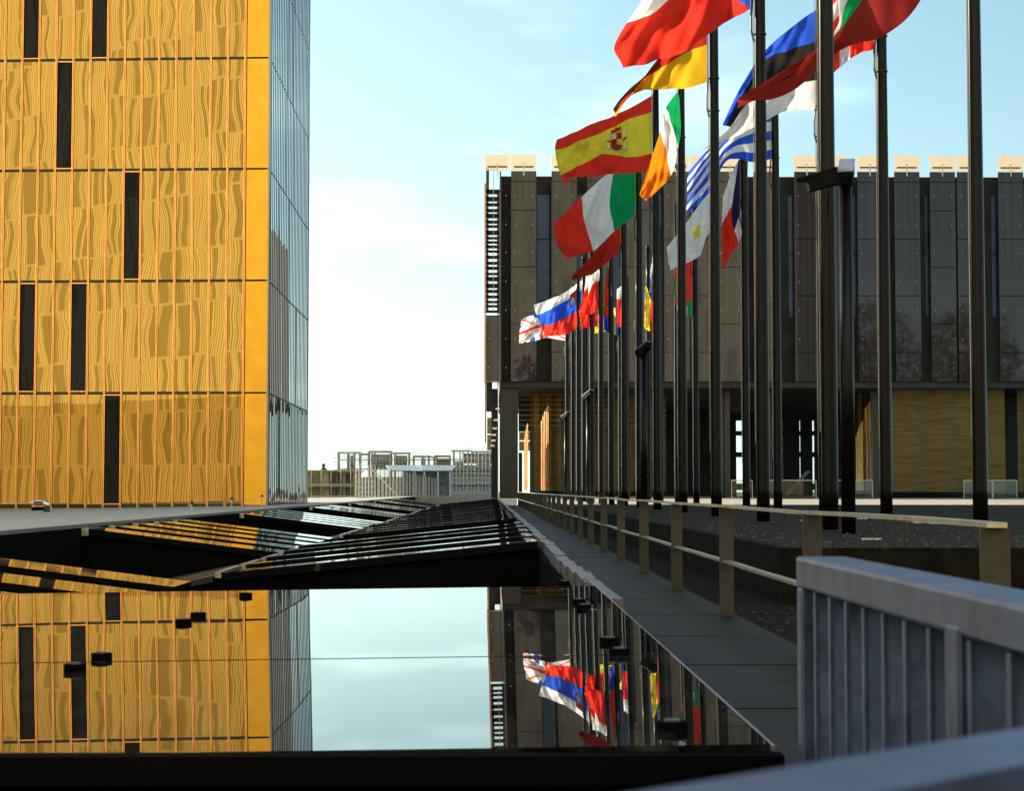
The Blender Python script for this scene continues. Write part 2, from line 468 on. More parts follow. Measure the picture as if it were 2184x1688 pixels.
def tag(o, label, cat, group=None):
    o['label'] = label; o['category'] = cat
    if group:
        o['group'] = group
    return o
def struct(o):
    o['kind'] = 'structure'
    return o
def thing(name, loc, label, cat, group=None):
    o = bpy.data.objects.new(name, None)
    o.empty_display_size = 0.2
    o.location = loc
    COL.objects.link(o)
    return tag(o, label, cat, group)
def link_copy(src_mesh, name, loc, parent):
    ob = bpy.data.objects.new(name, src_mesh)
    ob.location = loc
    COL.objects.link(ob)
    if parent is not None:
        ob.parent = parent
        ob.matrix_parent_inverse = parent.matrix_basis.inverted()
    return ob
def mesh_of(mb, name, mats, smooth=False):
    o = mb.build(name, mats, smooth=smooth)
    me = o.data
    bpy.data.objects.remove(o)
    return me

# ================================================================== SETTING
struct(MB().box((-900, -300, zc(3.2)), (900, 2500, zc(3.0))).build('ground', 'ground'))

# plaza on the right, with retaining wall, near step and gravel trench
PX, PH, NEAR = 2.5, 0.5, 15.0
m = MB()
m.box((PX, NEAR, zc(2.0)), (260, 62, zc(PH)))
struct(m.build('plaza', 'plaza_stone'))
struct(MB().box((PX, 62.0, zc(2.0)), (260, 160, zc(PH) + 0.004)).build('sunlit_pavement', 'pale_lit_stone'))  # pale paving; its colour also carries the brightness of the sunlit strip
struct(MB().box((1.78, 1.0, zc(2.0)), (PX - 0.12, 107, zc(0.93))).box((PX - 0.12, -2, zc(2.0)), (60, NEAR - 0.15, zc(0.93))).build('gravel_bed', 'gravel'))
o = MB().box((PX - 0.12, NEAR - 0.15, zc(2.0)), (PX - 0.002, 107, zc(PH) + 0.03)).box((PX, NEAR - 0.15, zc(2.0)), (60, NEAR - 0.002, zc(PH) + 0.03)).build('retaining_wall', 'wall_dark')
tag(o, 'low dark retaining wall holding the raised plaza behind the railing', 'wall')
# loose stones on plaza gravel: scattered grit
rs = random.Random(3)
mb = MB()
for i in range(2600):
    D = 15.2 + 45 * rs.random() ** 2
    X = PX + 0.1 + rs.random() * (0.30 * D)
    s = 0.006 + 0.016 * rs.random()
    mb.box((X, D, zc(PH)), (X + s * 1.3, D + s, zc(PH) + s * 0.7), 0)
for i in range(1800):
    D = 5.0 + 9.5 * rs.random()
    X = 1.82 + rs.random() * (0.30 * D)
    s = 0.004 + 0.009 * rs.random()
    mb.box((X, D, zc(0.935)), (X + s * 1.3, D + s, zc(0.93) + s * 0.7), 0)
o = mb.build('grit', 'grit'); o['kind'] = 'stuff'; o['label'] = 'loose pale grit scattered over the dark plaza'; o['category'] = 'grit'

# walkway tiles + kerb
H = 0.9
walk = struct(MB().box((0.62, -1.0, zc(2.2)), (1.78, 107, zc(H) - 0.012)).build('walkway', 'wall_dark'))
tile_me = mesh_of(MB().box((-0.575, -0.92, -0.02), (0.575, 0.92, 0.008)), 'tile', 'tile')
for k in range(58):
    t_ = link_copy(tile_me, 'tile', (1.20, 1.0 + 1.86 * k, zc(H)), walk)
    t_.rotation_euler = (random.uniform(-.0015, .0015), random.uniform(-.002, .002), 0)
kerb = struct(MB().box((0.505, 3.4, zc(2.2)), (0.618, 107, zc(0.62))).build('kerb', 'black_matte'))
ks = mesh_of(MB().box((-0.045, -0.49, -0.16), (0.045, 0.49, 0.0)), 'kerb_stone', 'kerb_stone')
for k in range(104):
    wob = 0.010 * math.sin(k * 0.9) + random.uniform(-.004, .004)
    c = link_copy(ks, 'kerb_stone', (0.585 + wob, 9.2 + 0.985 * k if k else 9.2, zc(0.52) + random.uniform(-.008, .008)), kerb)
    if 9.2 + 0.985 * k > 106:
        bpy.data.objects.remove(c); break
    c.rotation_euler = (0, 0, random.uniform(-.02, .02))

# terrace on the left (slightly falling away from its edge)
TE = -5.45
m = MB()
m.hexa([(-70, 4, zc(2.6)), (TE, 4, zc(2.6)), (TE, 135, zc(2.6)), (-70, 135, zc(2.6)),
        (-70, 4, zc(1.40)), (TE, 4, zc(.465)), (TE, 135, zc(.465)), (-70, 135, zc(1.40))])
struct(m.build('terrace', 'terrace'))
tk = struct(MB().box((TE + .003, 4, zc(2.6)), (TE + 0.10, 135, zc(.50))).build('terrace_edge', 'black_matte'))
lip = mesh_of(MB().box((-0.05, -1.22, -0.03), (0.05, 1.22, 0.015)), 'edge_strip', 'grey_metal')
for k in range(40):
    e_ = link_copy(lip, 'edge_strip', (TE + 0.02 + random.uniform(-.012, .012), 9 + 2.47 * k, zc(.468)), tk)

# ================================================================== PLEATED ROOF
VX, VH = -2.69, 0.83
RX, RH = 0.49, 0.51
LX, LH = -5.34, 0.50
def wing_h(X):
    if X >= VX:
        return VH + (RH - VH) * (X - VX) / (RX - VX)
    return VH + (LH - VH) * (X - VX) / (LX - VX)
def slat(mb, xa, xb, y0, y1, ha0, hb0, th=0.05, mi=0, tilt=0.0):
    # plate from xa to xb (heights ha at xa, hb at xb), y0..y1, rear edge raised by tilt
    mb.hexa([(xa, y0, zc(ha0) - th), (xb, y0, zc(hb0) - th), (xb, y1, zc(hb0) - th + tilt), (xa, y1, zc(ha0) - th + tilt),
             (xa, y0, zc(ha0)), (xb, y0, zc(hb0)), (xb, y1, zc(hb0) + tilt), (xa, y1, zc(ha0) + tilt)], mi)
roof = thing('pleated_roof', (0, 40, zc(2.5)), 'black pleated glass roof with herringbone slats between terrace and walkway', 'roof')
MB().box((LX, 3.0, zc(3.0)), (RX, 125, zc(2.2))).build('roof_floor', 'black_matte', roof)
PER = 15.3
for b in range(7):
    # right wing
    y0 = 18.4 + PER * b
    if y0 < 110:
        mb = MB()
        mb.hexa([(VX, y0 + .06, zc(2.2)), (RX - .01, y0 + .06, zc(2.2)), (RX - .01, y0 + 9.3, zc(2.2)), (VX, y0 + 9.3, zc(2.2)),
                 (VX, y0 + .06, zc(VH) - .09), (RX - .01, y0 + .06, zc(RH) - .09), (RX - .01, y0 + 9.3, zc(RH) - .09), (VX, y0 + 9.3, zc(VH) - .09)])
        mb.build('wing_body', 'black_matte', roof)
        for j in range(5):
            s = MB(); yy = y0 + 1.85 * j
            wd = 0.55 if j == 0 else 0.30
            slat(s, VX + .02, RX, yy, yy + wd, VH - .012 * j, RH - .012 * j, .08)
            sl_ = s.build('roof_slat', 'roof_glass', roof)
            e = MB().box((RX - .10, yy + wd + .01, zc(RH) - .05), (RX, yy + 1.83, zc(RH) - .02 + .012 * j)); e.build('end_flashing', 'grey_metal', roof)
            c = MB(); c.hexa([(VX - .05, yy, zc(VH) - .05), (VX + .016, yy, zc(VH) - .05), (VX + .016, yy + 1.5, zc(VH) - .05), (VX - .05, yy + 1.5, zc(VH) - .05),
                              (VX - .05, yy, zc(VH) + .012), (VX + .016, yy, zc(VH) + .012), (VX + .016, yy + 1.5, zc(VH) + .012), (VX - .05, yy + 1.5, zc(VH) + .012)])
            c.build('ridge_cap', 'grey_metal', roof)
            # slat carried on beyond the ridge, falling to the left
            s = MB(); slat(s, LX + .05, VX - .07, yy, yy + 1.2, VH + .55, VH + .03, .06)
            s.build('lower_slat', 'black_satin', roof)
    # left wing
    y0 = 8.9 + PER * b
    if y0 < 115:
        mb = MB()
        mb.hexa([(LX, y0 + .06, zc(2.2)), (VX, y0 + .06, zc(2.2)), (VX, y0 + 8.2, zc(2.2)), (LX, y0 + 8.2, zc(2.2)),
                 (LX, y0 + .06, zc(LH) - .10), (VX, y0 + .06, zc(VH) - .10), (VX, y0 + 8.2, zc(VH) - .10), (LX, y0 + 8.2, zc(LH) - .10)])
        mb.build('wing_body', 'black_matte', roof)
        for j in range(5):
            s = MB(); yy = y0 + 1.72 * j
            slat(s, LX, VX - .01, yy, yy + 0.92, LH, VH, .085)
            s.build('roof_slat', 'roof_glass', roof)
            e = MB().box((LX - .02, yy - .03, zc(LH) - .10), (LX + .08, yy - .004, zc(LH) + .004)); e.build('end_flashing', 'rail_metal', roof)

# near mirror skylight: three big black glass panes with round fixings
sky_l = thing('glass_skylight', (-1.0, 6, zc(1.0)), 'near flat black glass skylight mirroring tower, sky and flags', 'skylight')
MH = 0.45
def mz(X):
    return zc(MH) + 0.0125 * (X - 0.5) * 1.0
edges = [3.26, 5.04, 6.66, 8.62]
MB().box((-2.66, 3.30, zc(1.4)), (0.46, 8.58, zc(0.56))).build('skylight_body', 'black_matte', sky_l)
for i in range(3):
    a, b_ = edges[i] + .0022, edges[i + 1] - .0022
    mb = MB(); xa, xb = -2.66, 0.50
    off = (0.0, 0.0012, 0.0)[i]
    mb.hexa([(xa, a, mz(xa) - .02), (xb, a, mz(xb) - .02), (xb, b_, mz(xb) - .02), (xa, b_, mz(xa) - .02),
             (xa, a, mz(xa) + off), (xb, a, mz(xb) + off), (xb, b_, mz(xb) + off), (xa, b_, mz(xa) + off)])
    mb.build('glass_pane', 'roof_mirror', sky_l)
MB().box((-2.66, 3.20, zc(MH) - .062), (0.515, 3.255, zc(MH) - .012)).build('front_frame', 'black_matte', sky_l)
MB().box((-2.66, 3.12, zc(MH) - .20), (0.50, 3.20, zc(MH) - .085)).build('lower_frame', 'black_matte', sky_l)
MB().box((0.502, 3.27, zc(MH) - .05), (0.510, 9.4, zc(MH) - .004)).build('side_trim', 'grey_metal', sky_l)
MB().box((-2.66, 8.63, zc(1.6)), (0.49, 8.69, zc(MH) - .08)).build('rear_frame', 'black_matte', sky_l)
for (dx, dy) in ((524, 1264), (392, 1320), (423, 1306), (160, 1415), (217, 1392), (1203, 1247), (1235, 1287), (1245, 1299), (1300, 1372), (1321, 1396), (1433, 1556)):
    d = ray(dx, dy)
    t_ = (MH + .0) / -d.z
    X, Y = d.x * t_, d.y * t_
    n = 20
    mb = MB().tube([(X, Y, mz(X) - .004), (X, Y, mz(X) + .017)], [.029, .029], n)
    f_ = mb.build('round_fixing', 'black_matte', sky_l)
    MB().tube([(X, Y, mz(X) + .0172), (X, Y, mz(X) + .0205)], [.016, .015], 14).build('bolt', 'mullion_dark', f_)
# dark parapet in front of the skylight, below the lens
MB().box((-2.7, 1.2, zc(1.6)), (0.46, 3.0, zc(0.86))).build('gutter_floor', 'black_matte', sky_l)

# ================================================================== GOLD TOWER
D0 = 58.0
C0 = P(569, 1000, D0); C0.z = 0
ang = R(3.6)
U = Vector((-math.cos(ang), math.sin(ang), 0)); N = Vector((-math.sin(ang), -math.cos(ang), 0))
ZB = zc(.50); SH = 3.585
tower = thing('gold_tower', (C0.x - 6, D0 + 4, ZB), 'gold glass tower with tall narrow panes beside the terrace', 'tower')
FM = Matrix(((U.x, N.x, 0, C0.x), (U.y, N.y, 0, C0.y), (0, 0, 1, 0), (0, 0, 0, 1)))   # local: u, out, z
CP, PITCH_U, NC, NR = 0.773, 0.5575, 18, 6
SIDE = 14.2
W_ALL = 16.0
HTOP = 62.0
mb = MB()
mb.box((1.0, -SIDE + .2, ZB - 1), (W_ALL, -0.10, ZB + SH * NR), 0, FM)
mb.build('core', 'black_matte', tower)
MB().box((0.95, -SIDE, ZB + SH * NR + .01), (W_ALL, 0.02, HTOP), 0, FM).build('upper_storeys', 'gold_metal', tower)
MB().box((CP + PITCH_U * NC + .06, -.08, ZB - .8), (W_ALL, 0.01, ZB + SH * NR - .01), 0, FM).build('left_facade', 'gold_metal', tower)
pw = PITCH_U - 0.075
pane_me = mesh_of(MB().box((-pw / 2, -.01, -SH / 2 + .045), (pw / 2, .01, SH / 2 - .045)), 'glass_pane', 'gold_glass')
dark_me = mesh_of(MB().box((-pw / 2, -.03, -SH / 2 + .085), (pw / 2, -.015, SH / 2 - .085)), 'dark_window', 'black_window')
frame_me = mesh_of(MB().box((-pw / 2, -.03, -.015), (pw / 2, .035, .015)), 'window_rail', 'gold_trim')
darks = {(0, 7), (1, 9), (1, 12), (2, 6), (3, 10), (4, 8), (4, 12), (5, 3), (5, 15), (3, 17), (0, 16)}
angz = math.atan2(U.y, U.x)
for r in range(NR):
    for c in range(NC):
        uc = CP + PITCH_U * (c + .5)
        loc = FM @ Vector((uc, 0, ZB + SH * (r + .5)))
        if (r, c) in darks:
            ob = link_copy(dark_me, 'dark_window', loc, tower); ob.rotation_euler = (0, 0, angz)
            for zz in (-SH / 2 + .06, SH / 2 - .06):
                fo = link_copy(frame_me, 'window_rail', (0, 0, zz), None)
                fo.parent = ob
        else:
            ob = link_copy(pane_me, 'glass_pane', loc, tower); ob.rotation_euler = (0, 0, angz)
mul = MB()
for s in (-1, 1):
    mul.box((s * .020 - .011, -.04, ZB - .8), (s * .020 + .011, .055, ZB + SH * NR))
mul.box((-.0085, -.09, ZB - .8), (.0085, .02, ZB + SH * NR), 1)
mul_me = mesh_of(mul, 'mullion', ['gold_trim', 'trim_red'])
for c in range(NC + 1):
    u_ = CP + PITCH_U * c
    o = link_copy(mul_me, 'mullion', FM @ Vector((u_, 0, 0)), tower); o.rotation_euler = (0, 0, angz)
for r in range(NR + 1):
    MB().box((CP + .04, -.06, ZB + SH * r - .035), (CP + PITCH_U * NC - .04, -.012, ZB + SH * r + .035), 0, FM).build('floor_line', 'mullion_dark', tower)
MB().box((CP + .04, -.06, ZB - .8), (CP + PITCH_U * NC - .04, -.012, ZB - .06), 0, FM).build('base_panel', 'gold_dim', tower)
for r in range(NR):
    MB().box((0.012, -.08, ZB + SH * r + .022), (CP - .05, .02, ZB + SH * (r + 1) - .022), 0, FM).build('corner_panel', 'gold_metal', tower, bevel=.008)
MB().box((0.012, -.08, ZB - .8), (CP - .05, .02, ZB - .02), 0, FM).build('corner_panel', 'gold_metal', tower)
# side face (towards the right), fins and glass
SD = Vector((-0.008, 1, 0)).normalized()
SX = Vector((1, 0.008, 0)).normalized()
SM = Matrix(((SD.x, SX.x, 0, C0.x), (SD.y, SX.y, 0, C0.y), (0, 0, 1, 0), (0, 0, 0, 1)))    # local: along, out, z
MB().box((0.0, -.15, ZB - 1), (SIDE, -.06, ZB + SH * NR), 0, SM).build('side_backing', 'black_matte', tower)
nf = 24
pit = (SIDE - 1.1) / nf
blk = {(1, 6), (1, 15), (2, 4), (2, 10), (3, 8), (3, 13), (4, 9), (4, 12), (5, 12), (5, 13)}
angs = math.atan2(SD.y, SD.x)
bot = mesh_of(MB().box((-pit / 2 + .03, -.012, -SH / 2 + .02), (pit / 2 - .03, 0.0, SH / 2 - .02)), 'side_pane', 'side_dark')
top_ = mesh_of(MB().box((-pit / 2 + .03, -.012, -SH / 2 + .02), (pit / 2 - .03, 0.0, SH / 2 - .02)), 'side_pane', 'side_glass')
for r in range(NR):
    for c in range(nf):
        loc = SM @ Vector((.55 + pit * (c + .5), 0, ZB + SH * (r + .5)))
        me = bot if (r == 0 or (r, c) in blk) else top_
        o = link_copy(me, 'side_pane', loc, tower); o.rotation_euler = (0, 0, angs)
fin_me = mesh_of(MB().box((-.035, -.026, ZB - .8), (.035, .06, ZB + SH * NR)), 'side_fin', 'mullion_dark')
for c in range(nf + 1):
    o = link_copy(fin_me, 'side_fin', SM @ Vector((.55 + pit * c, 0, 0)), tower); o.rotation_euler = (0, 0, angs)
for r in range(NR + 1):
    MB().box((0.5, -.05, ZB + SH * r - .03), (SIDE - .5, .016, ZB + SH * r + .03), 0, SM).build('floor_line', 'mullion_dark', tower)
for a, b_ in ((0.03, .50), (SIDE - .50, SIDE)):
    MB().box((a, -.06, ZB - .8), (b_, .012, ZB + SH * NR), 0, SM).build('corner_trim', 'grey_metal', tower)

# ================================================================== ADDED OFF-FRAME (unseen blocks and trees, for shade and mirror images)
low = thing('shade_block', (-50, 26, zc(3)), 'unseen block added left of the forecourt to shade it', 'building')  # added to shade the forecourt, kept low to leave the flags lit
MB().box((-62, 14, zc(3)), (-40, 82, 21.5)).build('wall', 'gold_dim', low)
MB().box((-62.6, 13.4, 21.5), (-39.4, 82.6, 22.2)).build('roof', 'mullion_dark', low)
opp = thing('mirrored_striped_block', (-30, -46, zc(3)), 'unseen striped block added behind the viewer for the gold panes to mirror', 'building')  # added, turned to the sun so the panes mirror bright stripes
opp.rotation_euler = (0, 0, 0)
wl = MB().box((-80, 0, 0), (80, 14, 66)).build('wall', 'striped_cladding', opp)
wl.matrix_parent_inverse = Matrix()
wl.rotation_euler = (0, 0, R(180 + 32)); wl.location = (0, 0, 0)
wl2 = MB().box((-80.4, .5, 66), (80.4, 14.4, 67)).build('roof', 'mullion_dark', opp)
wl2.matrix_parent_inverse = Matrix(); wl2.rotation_euler = wl.rotation_euler

rt2 = random.Random(17)
for i, (tx, ty, th_, tw) in enumerate(((24, -24, 15, 9), (37, -30, 21, 12), (52, -28, 27, 14), (67, -34, 27, 14), (82, -30, 23, 13))):  # added to give the screen panels dark shapes to mirror
    t_ = thing('tree', (tx, ty, zc(3)), 'added tree behind the viewer, %s from the left, mirrored darkly in the screen panels' % ('first', 'second', 'third', 'fourth', 'fifth')[i], 'tree', 'trees mirrored in the facade')
    mbt = MB().tube([(tx, ty, zc(3)), (tx + .3, ty, th_ * .3), (tx, ty, th_ * .75)], [.5, .35, .1], 8)
    for q in range(7):
        a_ = q * .9 + i
        mbt.tube([(tx, ty, th_ * (.22 + .06 * q)), (tx + tw * .5 * math.cos(a_), ty + tw * .5 * math.sin(a_), th_ * (.45 + .06 * q))], [.18, .05], 6)
    mbt.build('trunk', 'bark', t_)
    mbl = MB()
    for q in range(2600):
        a_, b2_ = rt2.random() * 6.283, math.acos(rt2.uniform(-1, 1)); r_ = rt2.random() ** .4
        c = Vector((tx + tw * .55 * r_ * math.cos(a_) * math.sin(b2_), ty + tw * .55 * r_ * math.sin(a_) * math.sin(b2_), th_ * .62 + th_ * .38 * r_ * math.cos(b2_)))
        e1 = Vector((rt2.uniform(-1, 1), rt2.uniform(-1, 1), rt2.uniform(-1, 1))) * .55; e2 = Vector((rt2.uniform(-1, 1), rt2.uniform(-1, 1), rt2.uniform(-1, 1))) * .55
        mbl.quad([c, c + e1, c + e1 + e2, c + e2])
    mbl.build('crown', 'dark_foliage', t_)

# ================================================================== RIGHT BUILDING
DB = 110.0
bld = thing('screened_building', (P(1600, 1046, DB).x, DB + 15, zc(PH)), 'dark building wrapped in glass screen panels behind the flagpoles', 'building')
def fx(x, y=600, D=DB):
    return P(x, y, D).x
def fz(y, x=1600, D=DB):
    return P(x, y, D).z
XL, XR = fx(1066), fx(2420)
zt, zb_, zg = fz(365), fz(815), zc(PH)
MB().box((XL, DB + .55, zb_), (XR, DB + 38, zt - .25)).build('upper_wall', 'screen_body', bld)
MB().box((XL, DB + .2, zb_ - .35), (XR, DB + 37.9, zb_ - .01)).build('soffit', 'building_dark', bld)
cols = [1033, 1089.5, 1176, 1252, 1331, 1416, 1473, 1530, 1608, 1695, 1752, 1830, 1909, 1985, 2043, 2131, 2188, 2270, 2350]
PWD = 55.0
rowsA = [365, 388, 509.5, 631, 752, 815]
rowsB = [365, 388, 449, 570, 691, 815]
zpar = fz(331)
rr = random.Random(5)
def add_panel(xa, xb, ya, yb, matn, name, th=.03, y0=DB):
    return MB().box((fx(xa), y0, fz(yb)), (fx(xb), y0 + th, fz(ya))).build(name, matn, bld)
fixm = MB()
for i, x0 in enumerate(cols):
    rows = rowsB if i % 3 == 1 else rowsA
    x1 = x0 + PWD
    for j in range(len(rows) - 1):
        if i == 0:
            continue
        add_panel(x0 + .4, x1 - .4, rows[j] + .8, rows[j + 1] - .8, 'screen_panel', 'screen_panel')
    add_panel(x0 + .8, x1 - .8, 331, 364.4, 'peach_screen', 'parapet_screen', .02)
    xc = (x0 + x1) / 2
    MB().box((fx(xc - 21), DB - .06, fz(358.5)), (fx(xc + 21), DB - .005, fz(355.5))).build('bracket_bar', 'mullion_dark', bld)
    MB().box((fx(xc - 1.2), DB - .075, fz(376)), (fx(xc + 1.2), DB - .008, fz(349))).build('bracket_post', 'rail_metal', bld)
    for yy in (418, 479.7, 540, 601, 662.6, 723.5, 785):
        for xx in (x0 + 9, x1 - 9):
            p = Vector((fx(xx), DB - .001, fz(yy)))
            fixm.tube([p, p - Vector((0, .03, 0))], [.032, .022], 6)
        if i > 0 and rr.random() < .8:
            xs_ = x0 + rr.choice((-4, 6, 10))
            MB().box((fx(xs_), DB + .2, fz(yy + 12.4)), (fx(xs_ + 22), DB + .26, fz(yy + 10.4))).build('bracket_bar', 'building_dark', bld)
o = fixm.build('fixings', 'fixing', bld); o['kind'] = 'stuff'
# windows in the gaps
for i in range(len(cols) - 1):
    a, b_ = cols[i] + PWD, cols[i + 1]
    if b_ - a < 12:
        continue
    n_ = 3 if i % 2 else 2
    ys = [412, 540, 676] if i % 2 == 0 else [412, 509, 640, 700]
    for k in range(len(ys) - 1):
        xa = a + (2 if i % 2 == 1 else (b_ - a) * .08)
        xb = b_ - (4 if i % 2 == 1 else 3)
        if i > 6:
            xa, xb = (a + 1, a + (b_ - a) * .35) if i % 2 else (b_ - (b_ - a) * .3, b_ - 1)
        add_panel(xa, xb, ys[k] + 1.5, ys[k + 1] - 1.5, 'blue_glass', 'window', .03, DB + .50)
# louvred left end
xl0, xl1 = 1036.5, 1065.5
MB().box((fx(1033), DB, zb_), (fx(1036.4), DB + 1.1, fz(392))).build('end_post', 'orange_edge', bld)  # orange of the sunlit end face put into the post colour
MB().box((fx(1065.6), DB + .1, zb_), (fx(1069), DB + .5, zt)).build('end_post', 'screen_panel', bld)
MB().box((fx(1036.5), DB + .2, fz(404)), (fx(1043), DB + .5, fz(358))).build('end_post', 'screen_panel', bld)
ycur = 404.0
rl = random.Random(11)
while ycur < 664:
    h_ = rl.choice((5, 6, 6.5, 9)); g_ = rl.choice((4.0, 4.5, 5.5, 6.5))
    MB().box((fx(1036.5), DB + .2, fz(ycur + h_)), (fx(1065.5), DB + .5, fz(ycur))).build('louvre', 'screen_body', bld)
    ycur += h_ + g_
MB().box((fx(1036.5), DB + .2, zb_), (fx(1065.5), DB + .5, fz(ycur))).build('end_panel', 'screen_panel', bld)
MB().box((fx(1036.5), DB + .2, fz(664)), (fx(1042), DB + .5, fz(404))).build('end_post', 'screen_panel', bld)
MB().box((fx(1059.8), DB + .25, fz(664)), (fx(1065.5), DB + .55, fz(404))).build('end_post', 'screen_panel', bld)
MB().box((fx(1052), DB + .12, fz(664)), (fx(1053.2), DB + .18, fz(366))).build('end_rod', 'orange_edge', bld)
MB().box((fx(1036.5), DB + .02, zb_ - .02), (fx(1065), DB + .45, zb_ + .03)).build('end_sill', 'orange_edge', bld)
# ground floor
MB().box((fx(1066), DB + .6, zg), (fx(1105), DB + 2.2, zb_ - .36)).build('pier', 'column_dark', bld)
MB().box((fx(1048), DB + 1.2, zg), (fx(1064), DB + 3.0, zb_ - .36)).build('pier', 'building_dark', bld)
MB().box((fx(1062.2), DB + .8, zg), (fx(1064), DB + .95, zb_ - .2)).build('edge_rod', 'chrome', bld)
mb = MB()
a0 = []
for k in range(9):       # leaning blade at the far left
    f_ = k / 8
    mb.box((fx(1036.4) - .02, DB + .3, zb_ - .2 - 7.6 * f_ / 8 * 8 / 8 - .0), (fx(1036.4) + .05, DB + .5, zb_ - .2), 0) if k == 0 else None
mb.box((fx(1034), DB + .3, fz(945)), (fx(1037.5), DB + .6, zb_)).build('corner_blade', 'orange_edge', bld)
MB().box((fx(1037.6), DB + .5, fz(878)), (fx(1050), DB + .8, zb_)).build('corner_blade', 'building_dark', bld)
add_panel(1039, 1050.5, 886, 922, 'curtain', 'lit_pane', .05, DB + 4)
add_panel(1039, 1050.5, 924, 958, 'curtain', 'lit_pane', .05, DB + 4)
for k in range(6):
    y_ = (872, 896, 914, 928, 940, 951)[k]
    x_ = (1062, 1058, 1056, 1054, 1053, 1051)[k] - 1
    MB().box((fx(x_ - 4), DB + .35, fz(y_ + 2)), (fx(x_ + 5), DB + .75, fz(y_ - 2))).build('spotlight', 'fixing', bld)
# gold mesh walls at ground level and hanging curtains
def mesh_wall(xa, xb, ya, yb, D, matn='gold_mesh', name='mesh_curtain'):
    mb = MB(); n = 14
    for k in range(n):
        f0, f1 = k / n, (k + 1) / n
        x_a, x_b = P(xa + (xb - xa) * f0, 900, D).x, P(xa + (xb - xa) * f1, 900, D).x
        y_a, y_b = D + .12 * math.sin(k * 1.7), D + .12 * math.sin((k + 1) * 1.7)
        z0, z1 = P(1600, yb, D).z, P(1600, ya, D).z
        mb.quad([(x_a, y_a, z0), (x_b, y_b, z0), (x_b, y_b, z1), (x_a, y_a, z1)])
    return mb.build(name, matn, bld)
mesh_wall(1130, 1222, 836, 1049, DB + 9)
mesh_wall(1222, 1420, 836, 1049, DB + 9.5)
mesh_wall(1826, 1872, 800, 1049, DB + 6)
mesh_wall(1900, 2142, 788, 1050, DB + 2.2)
mesh_wall(2170, 2300, 788, 1050, DB + 2.4)
for (xa, xb, ya, yb) in ((1152, 1168, 868, 1047), (1117, 1125, 905, 1047), (1843, 1868, 838, 1047), (1824, 1832, 900, 1047)):
    mb = MB(); n = 10; D = DB + 5
    for k in range(n):
        f0, f1 = k / n, (k + 1) / n
        x_a, x_b = P(xa + (xb - xa) * f0, 900, D).x, P(xa + (xb - xa) * f1, 900, D).x
        y_a, y_b = D - 1.2 * f0 + .25 * (k % 2), D - 1.2 * f1 + .25 * ((k + 1) % 2)
        z0 = P(1600, yb, D).z
        za, zb2 = P(1600, ya + 40 * (1 - f0) ** 1.5, D).z, P(1600, ya + 40 * (1 - f1) ** 1.5, D).z
        mb.quad([(x_a, y_a, z0), (x_b, y_b, z0), (x_b, y_b, zb2), (x_a, y_a, za)])
    mb.build('hanging_curtain', 'curtain', bld)
# back wall with openings that show the sky
MB().box((fx(1130, 900, DB + 36), DB + 36, zg), (fx(1570, 900, DB + 36), DB + 36.4, zb_ - .36)).build('rear_wall', 'building_dark', bld)
MB().box((fx(1594, 900, DB + 36), DB + 36, zg), (fx(1644, 900, DB + 36), DB + 36.4, zb_ - .36)).build('rear_wall', 'building_dark', bld)
xs = [1648, 1672, 1678, 1708, 1713, 1722, 1740, 2400]
for a, b_ in ((1646, 1669.3), (1670.6, 1705), (1707.6, 1732.5), (1737, 2440)):
    MB().box((fx(a, 900, DB + 36), DB + 36, zg), (fx(b_, 900, DB + 36), DB + 36.4, zb_ - .36)).build('rear_wall', 'building_dark', bld)
for ya, yb in ((815, 898), (920, 930), (965, 976), (1032, 1046)):
    MB().box((fx(1569, 900, DB + 35.9), DB + 35.6, fz(yb, 1600, DB + 36)), (fx(1742, 900, DB + 35.9), DB + 35.95, fz(ya, 1600, DB + 36))).build('transom', 'building_dark', bld)
MB().box((fx(1583, 900, DB + 35.5), DB + 35.4, zg), (fx(1586, 900, DB + 35.5), DB + 35.6, fz(890, 1600, DB + 36))).build('transom', 'building_dark', bld)
MB().box((XL + 1, DB + .8, zg), (XR, DB + 36, zg + .02)).build('interior_floor', 'building_dark', bld)
for xx in (1548, 1560, 1650, 1770, 1884, 2156):
    MB().box((fx(xx - 7), DB + 2.6, zg), (fx(xx + 7), DB + 3.2, zb_ - .36)).build('pier', 'column_dark', bld)
for k in range(8):
    MB().box((fx(1108, 830, DB + 7), DB + 7, P(1108, 830 + 11 * k, DB + 7).z), (fx(1420, 830, DB + 7), DB + 7.1, P(1108, 831.6 + 11 * k, DB + 7).z)).build('ceiling_batten', 'gold_dim', bld)
MB().box((fx(1106, 900, DB + 12), DB + 12, P(1110, 921, DB + 12).z), (fx(1132, 900, DB + 12), DB + 12.3, zb_ - .36)).build('inner_wall', 'building_dark', bld)
MB().box((fx(1106, 900, DB + 12), DB + 12, zg), (fx(1114, 900, DB + 12), DB + 12.3, P(1110, 966, DB + 12).z)).build('inner_wall', 'column_dark', bld)
MB().box((fx(1880, 900, DB + 10), DB + 10, zg), (fx(2440, 900, DB + 10), DB + 10.3, zb_ - .34)).build('inner_wall', 'building_dark', bld)
for ya, yb in ((922, 940), (942, 962)):
    MB().box((fx(1107, 900, DB + 12), DB + 12, P(1110, yb, DB + 12).z), (fx(1131, 900, DB + 12), DB + 12.1, P(1110, ya, DB + 12).z)).build('lit_pane', 'curtain', bld)
# stair inside, in steps
for k in range(12):
    xa = 1680 + 4.2 * k
    MB().box((fx(xa, 900, DB + 20), DB + 20, zg), (fx(xa + 4.2, 900, DB + 20), DB + 22, zg + .12 + .16 * k)).build('stair_step', 'column_dark', bld)
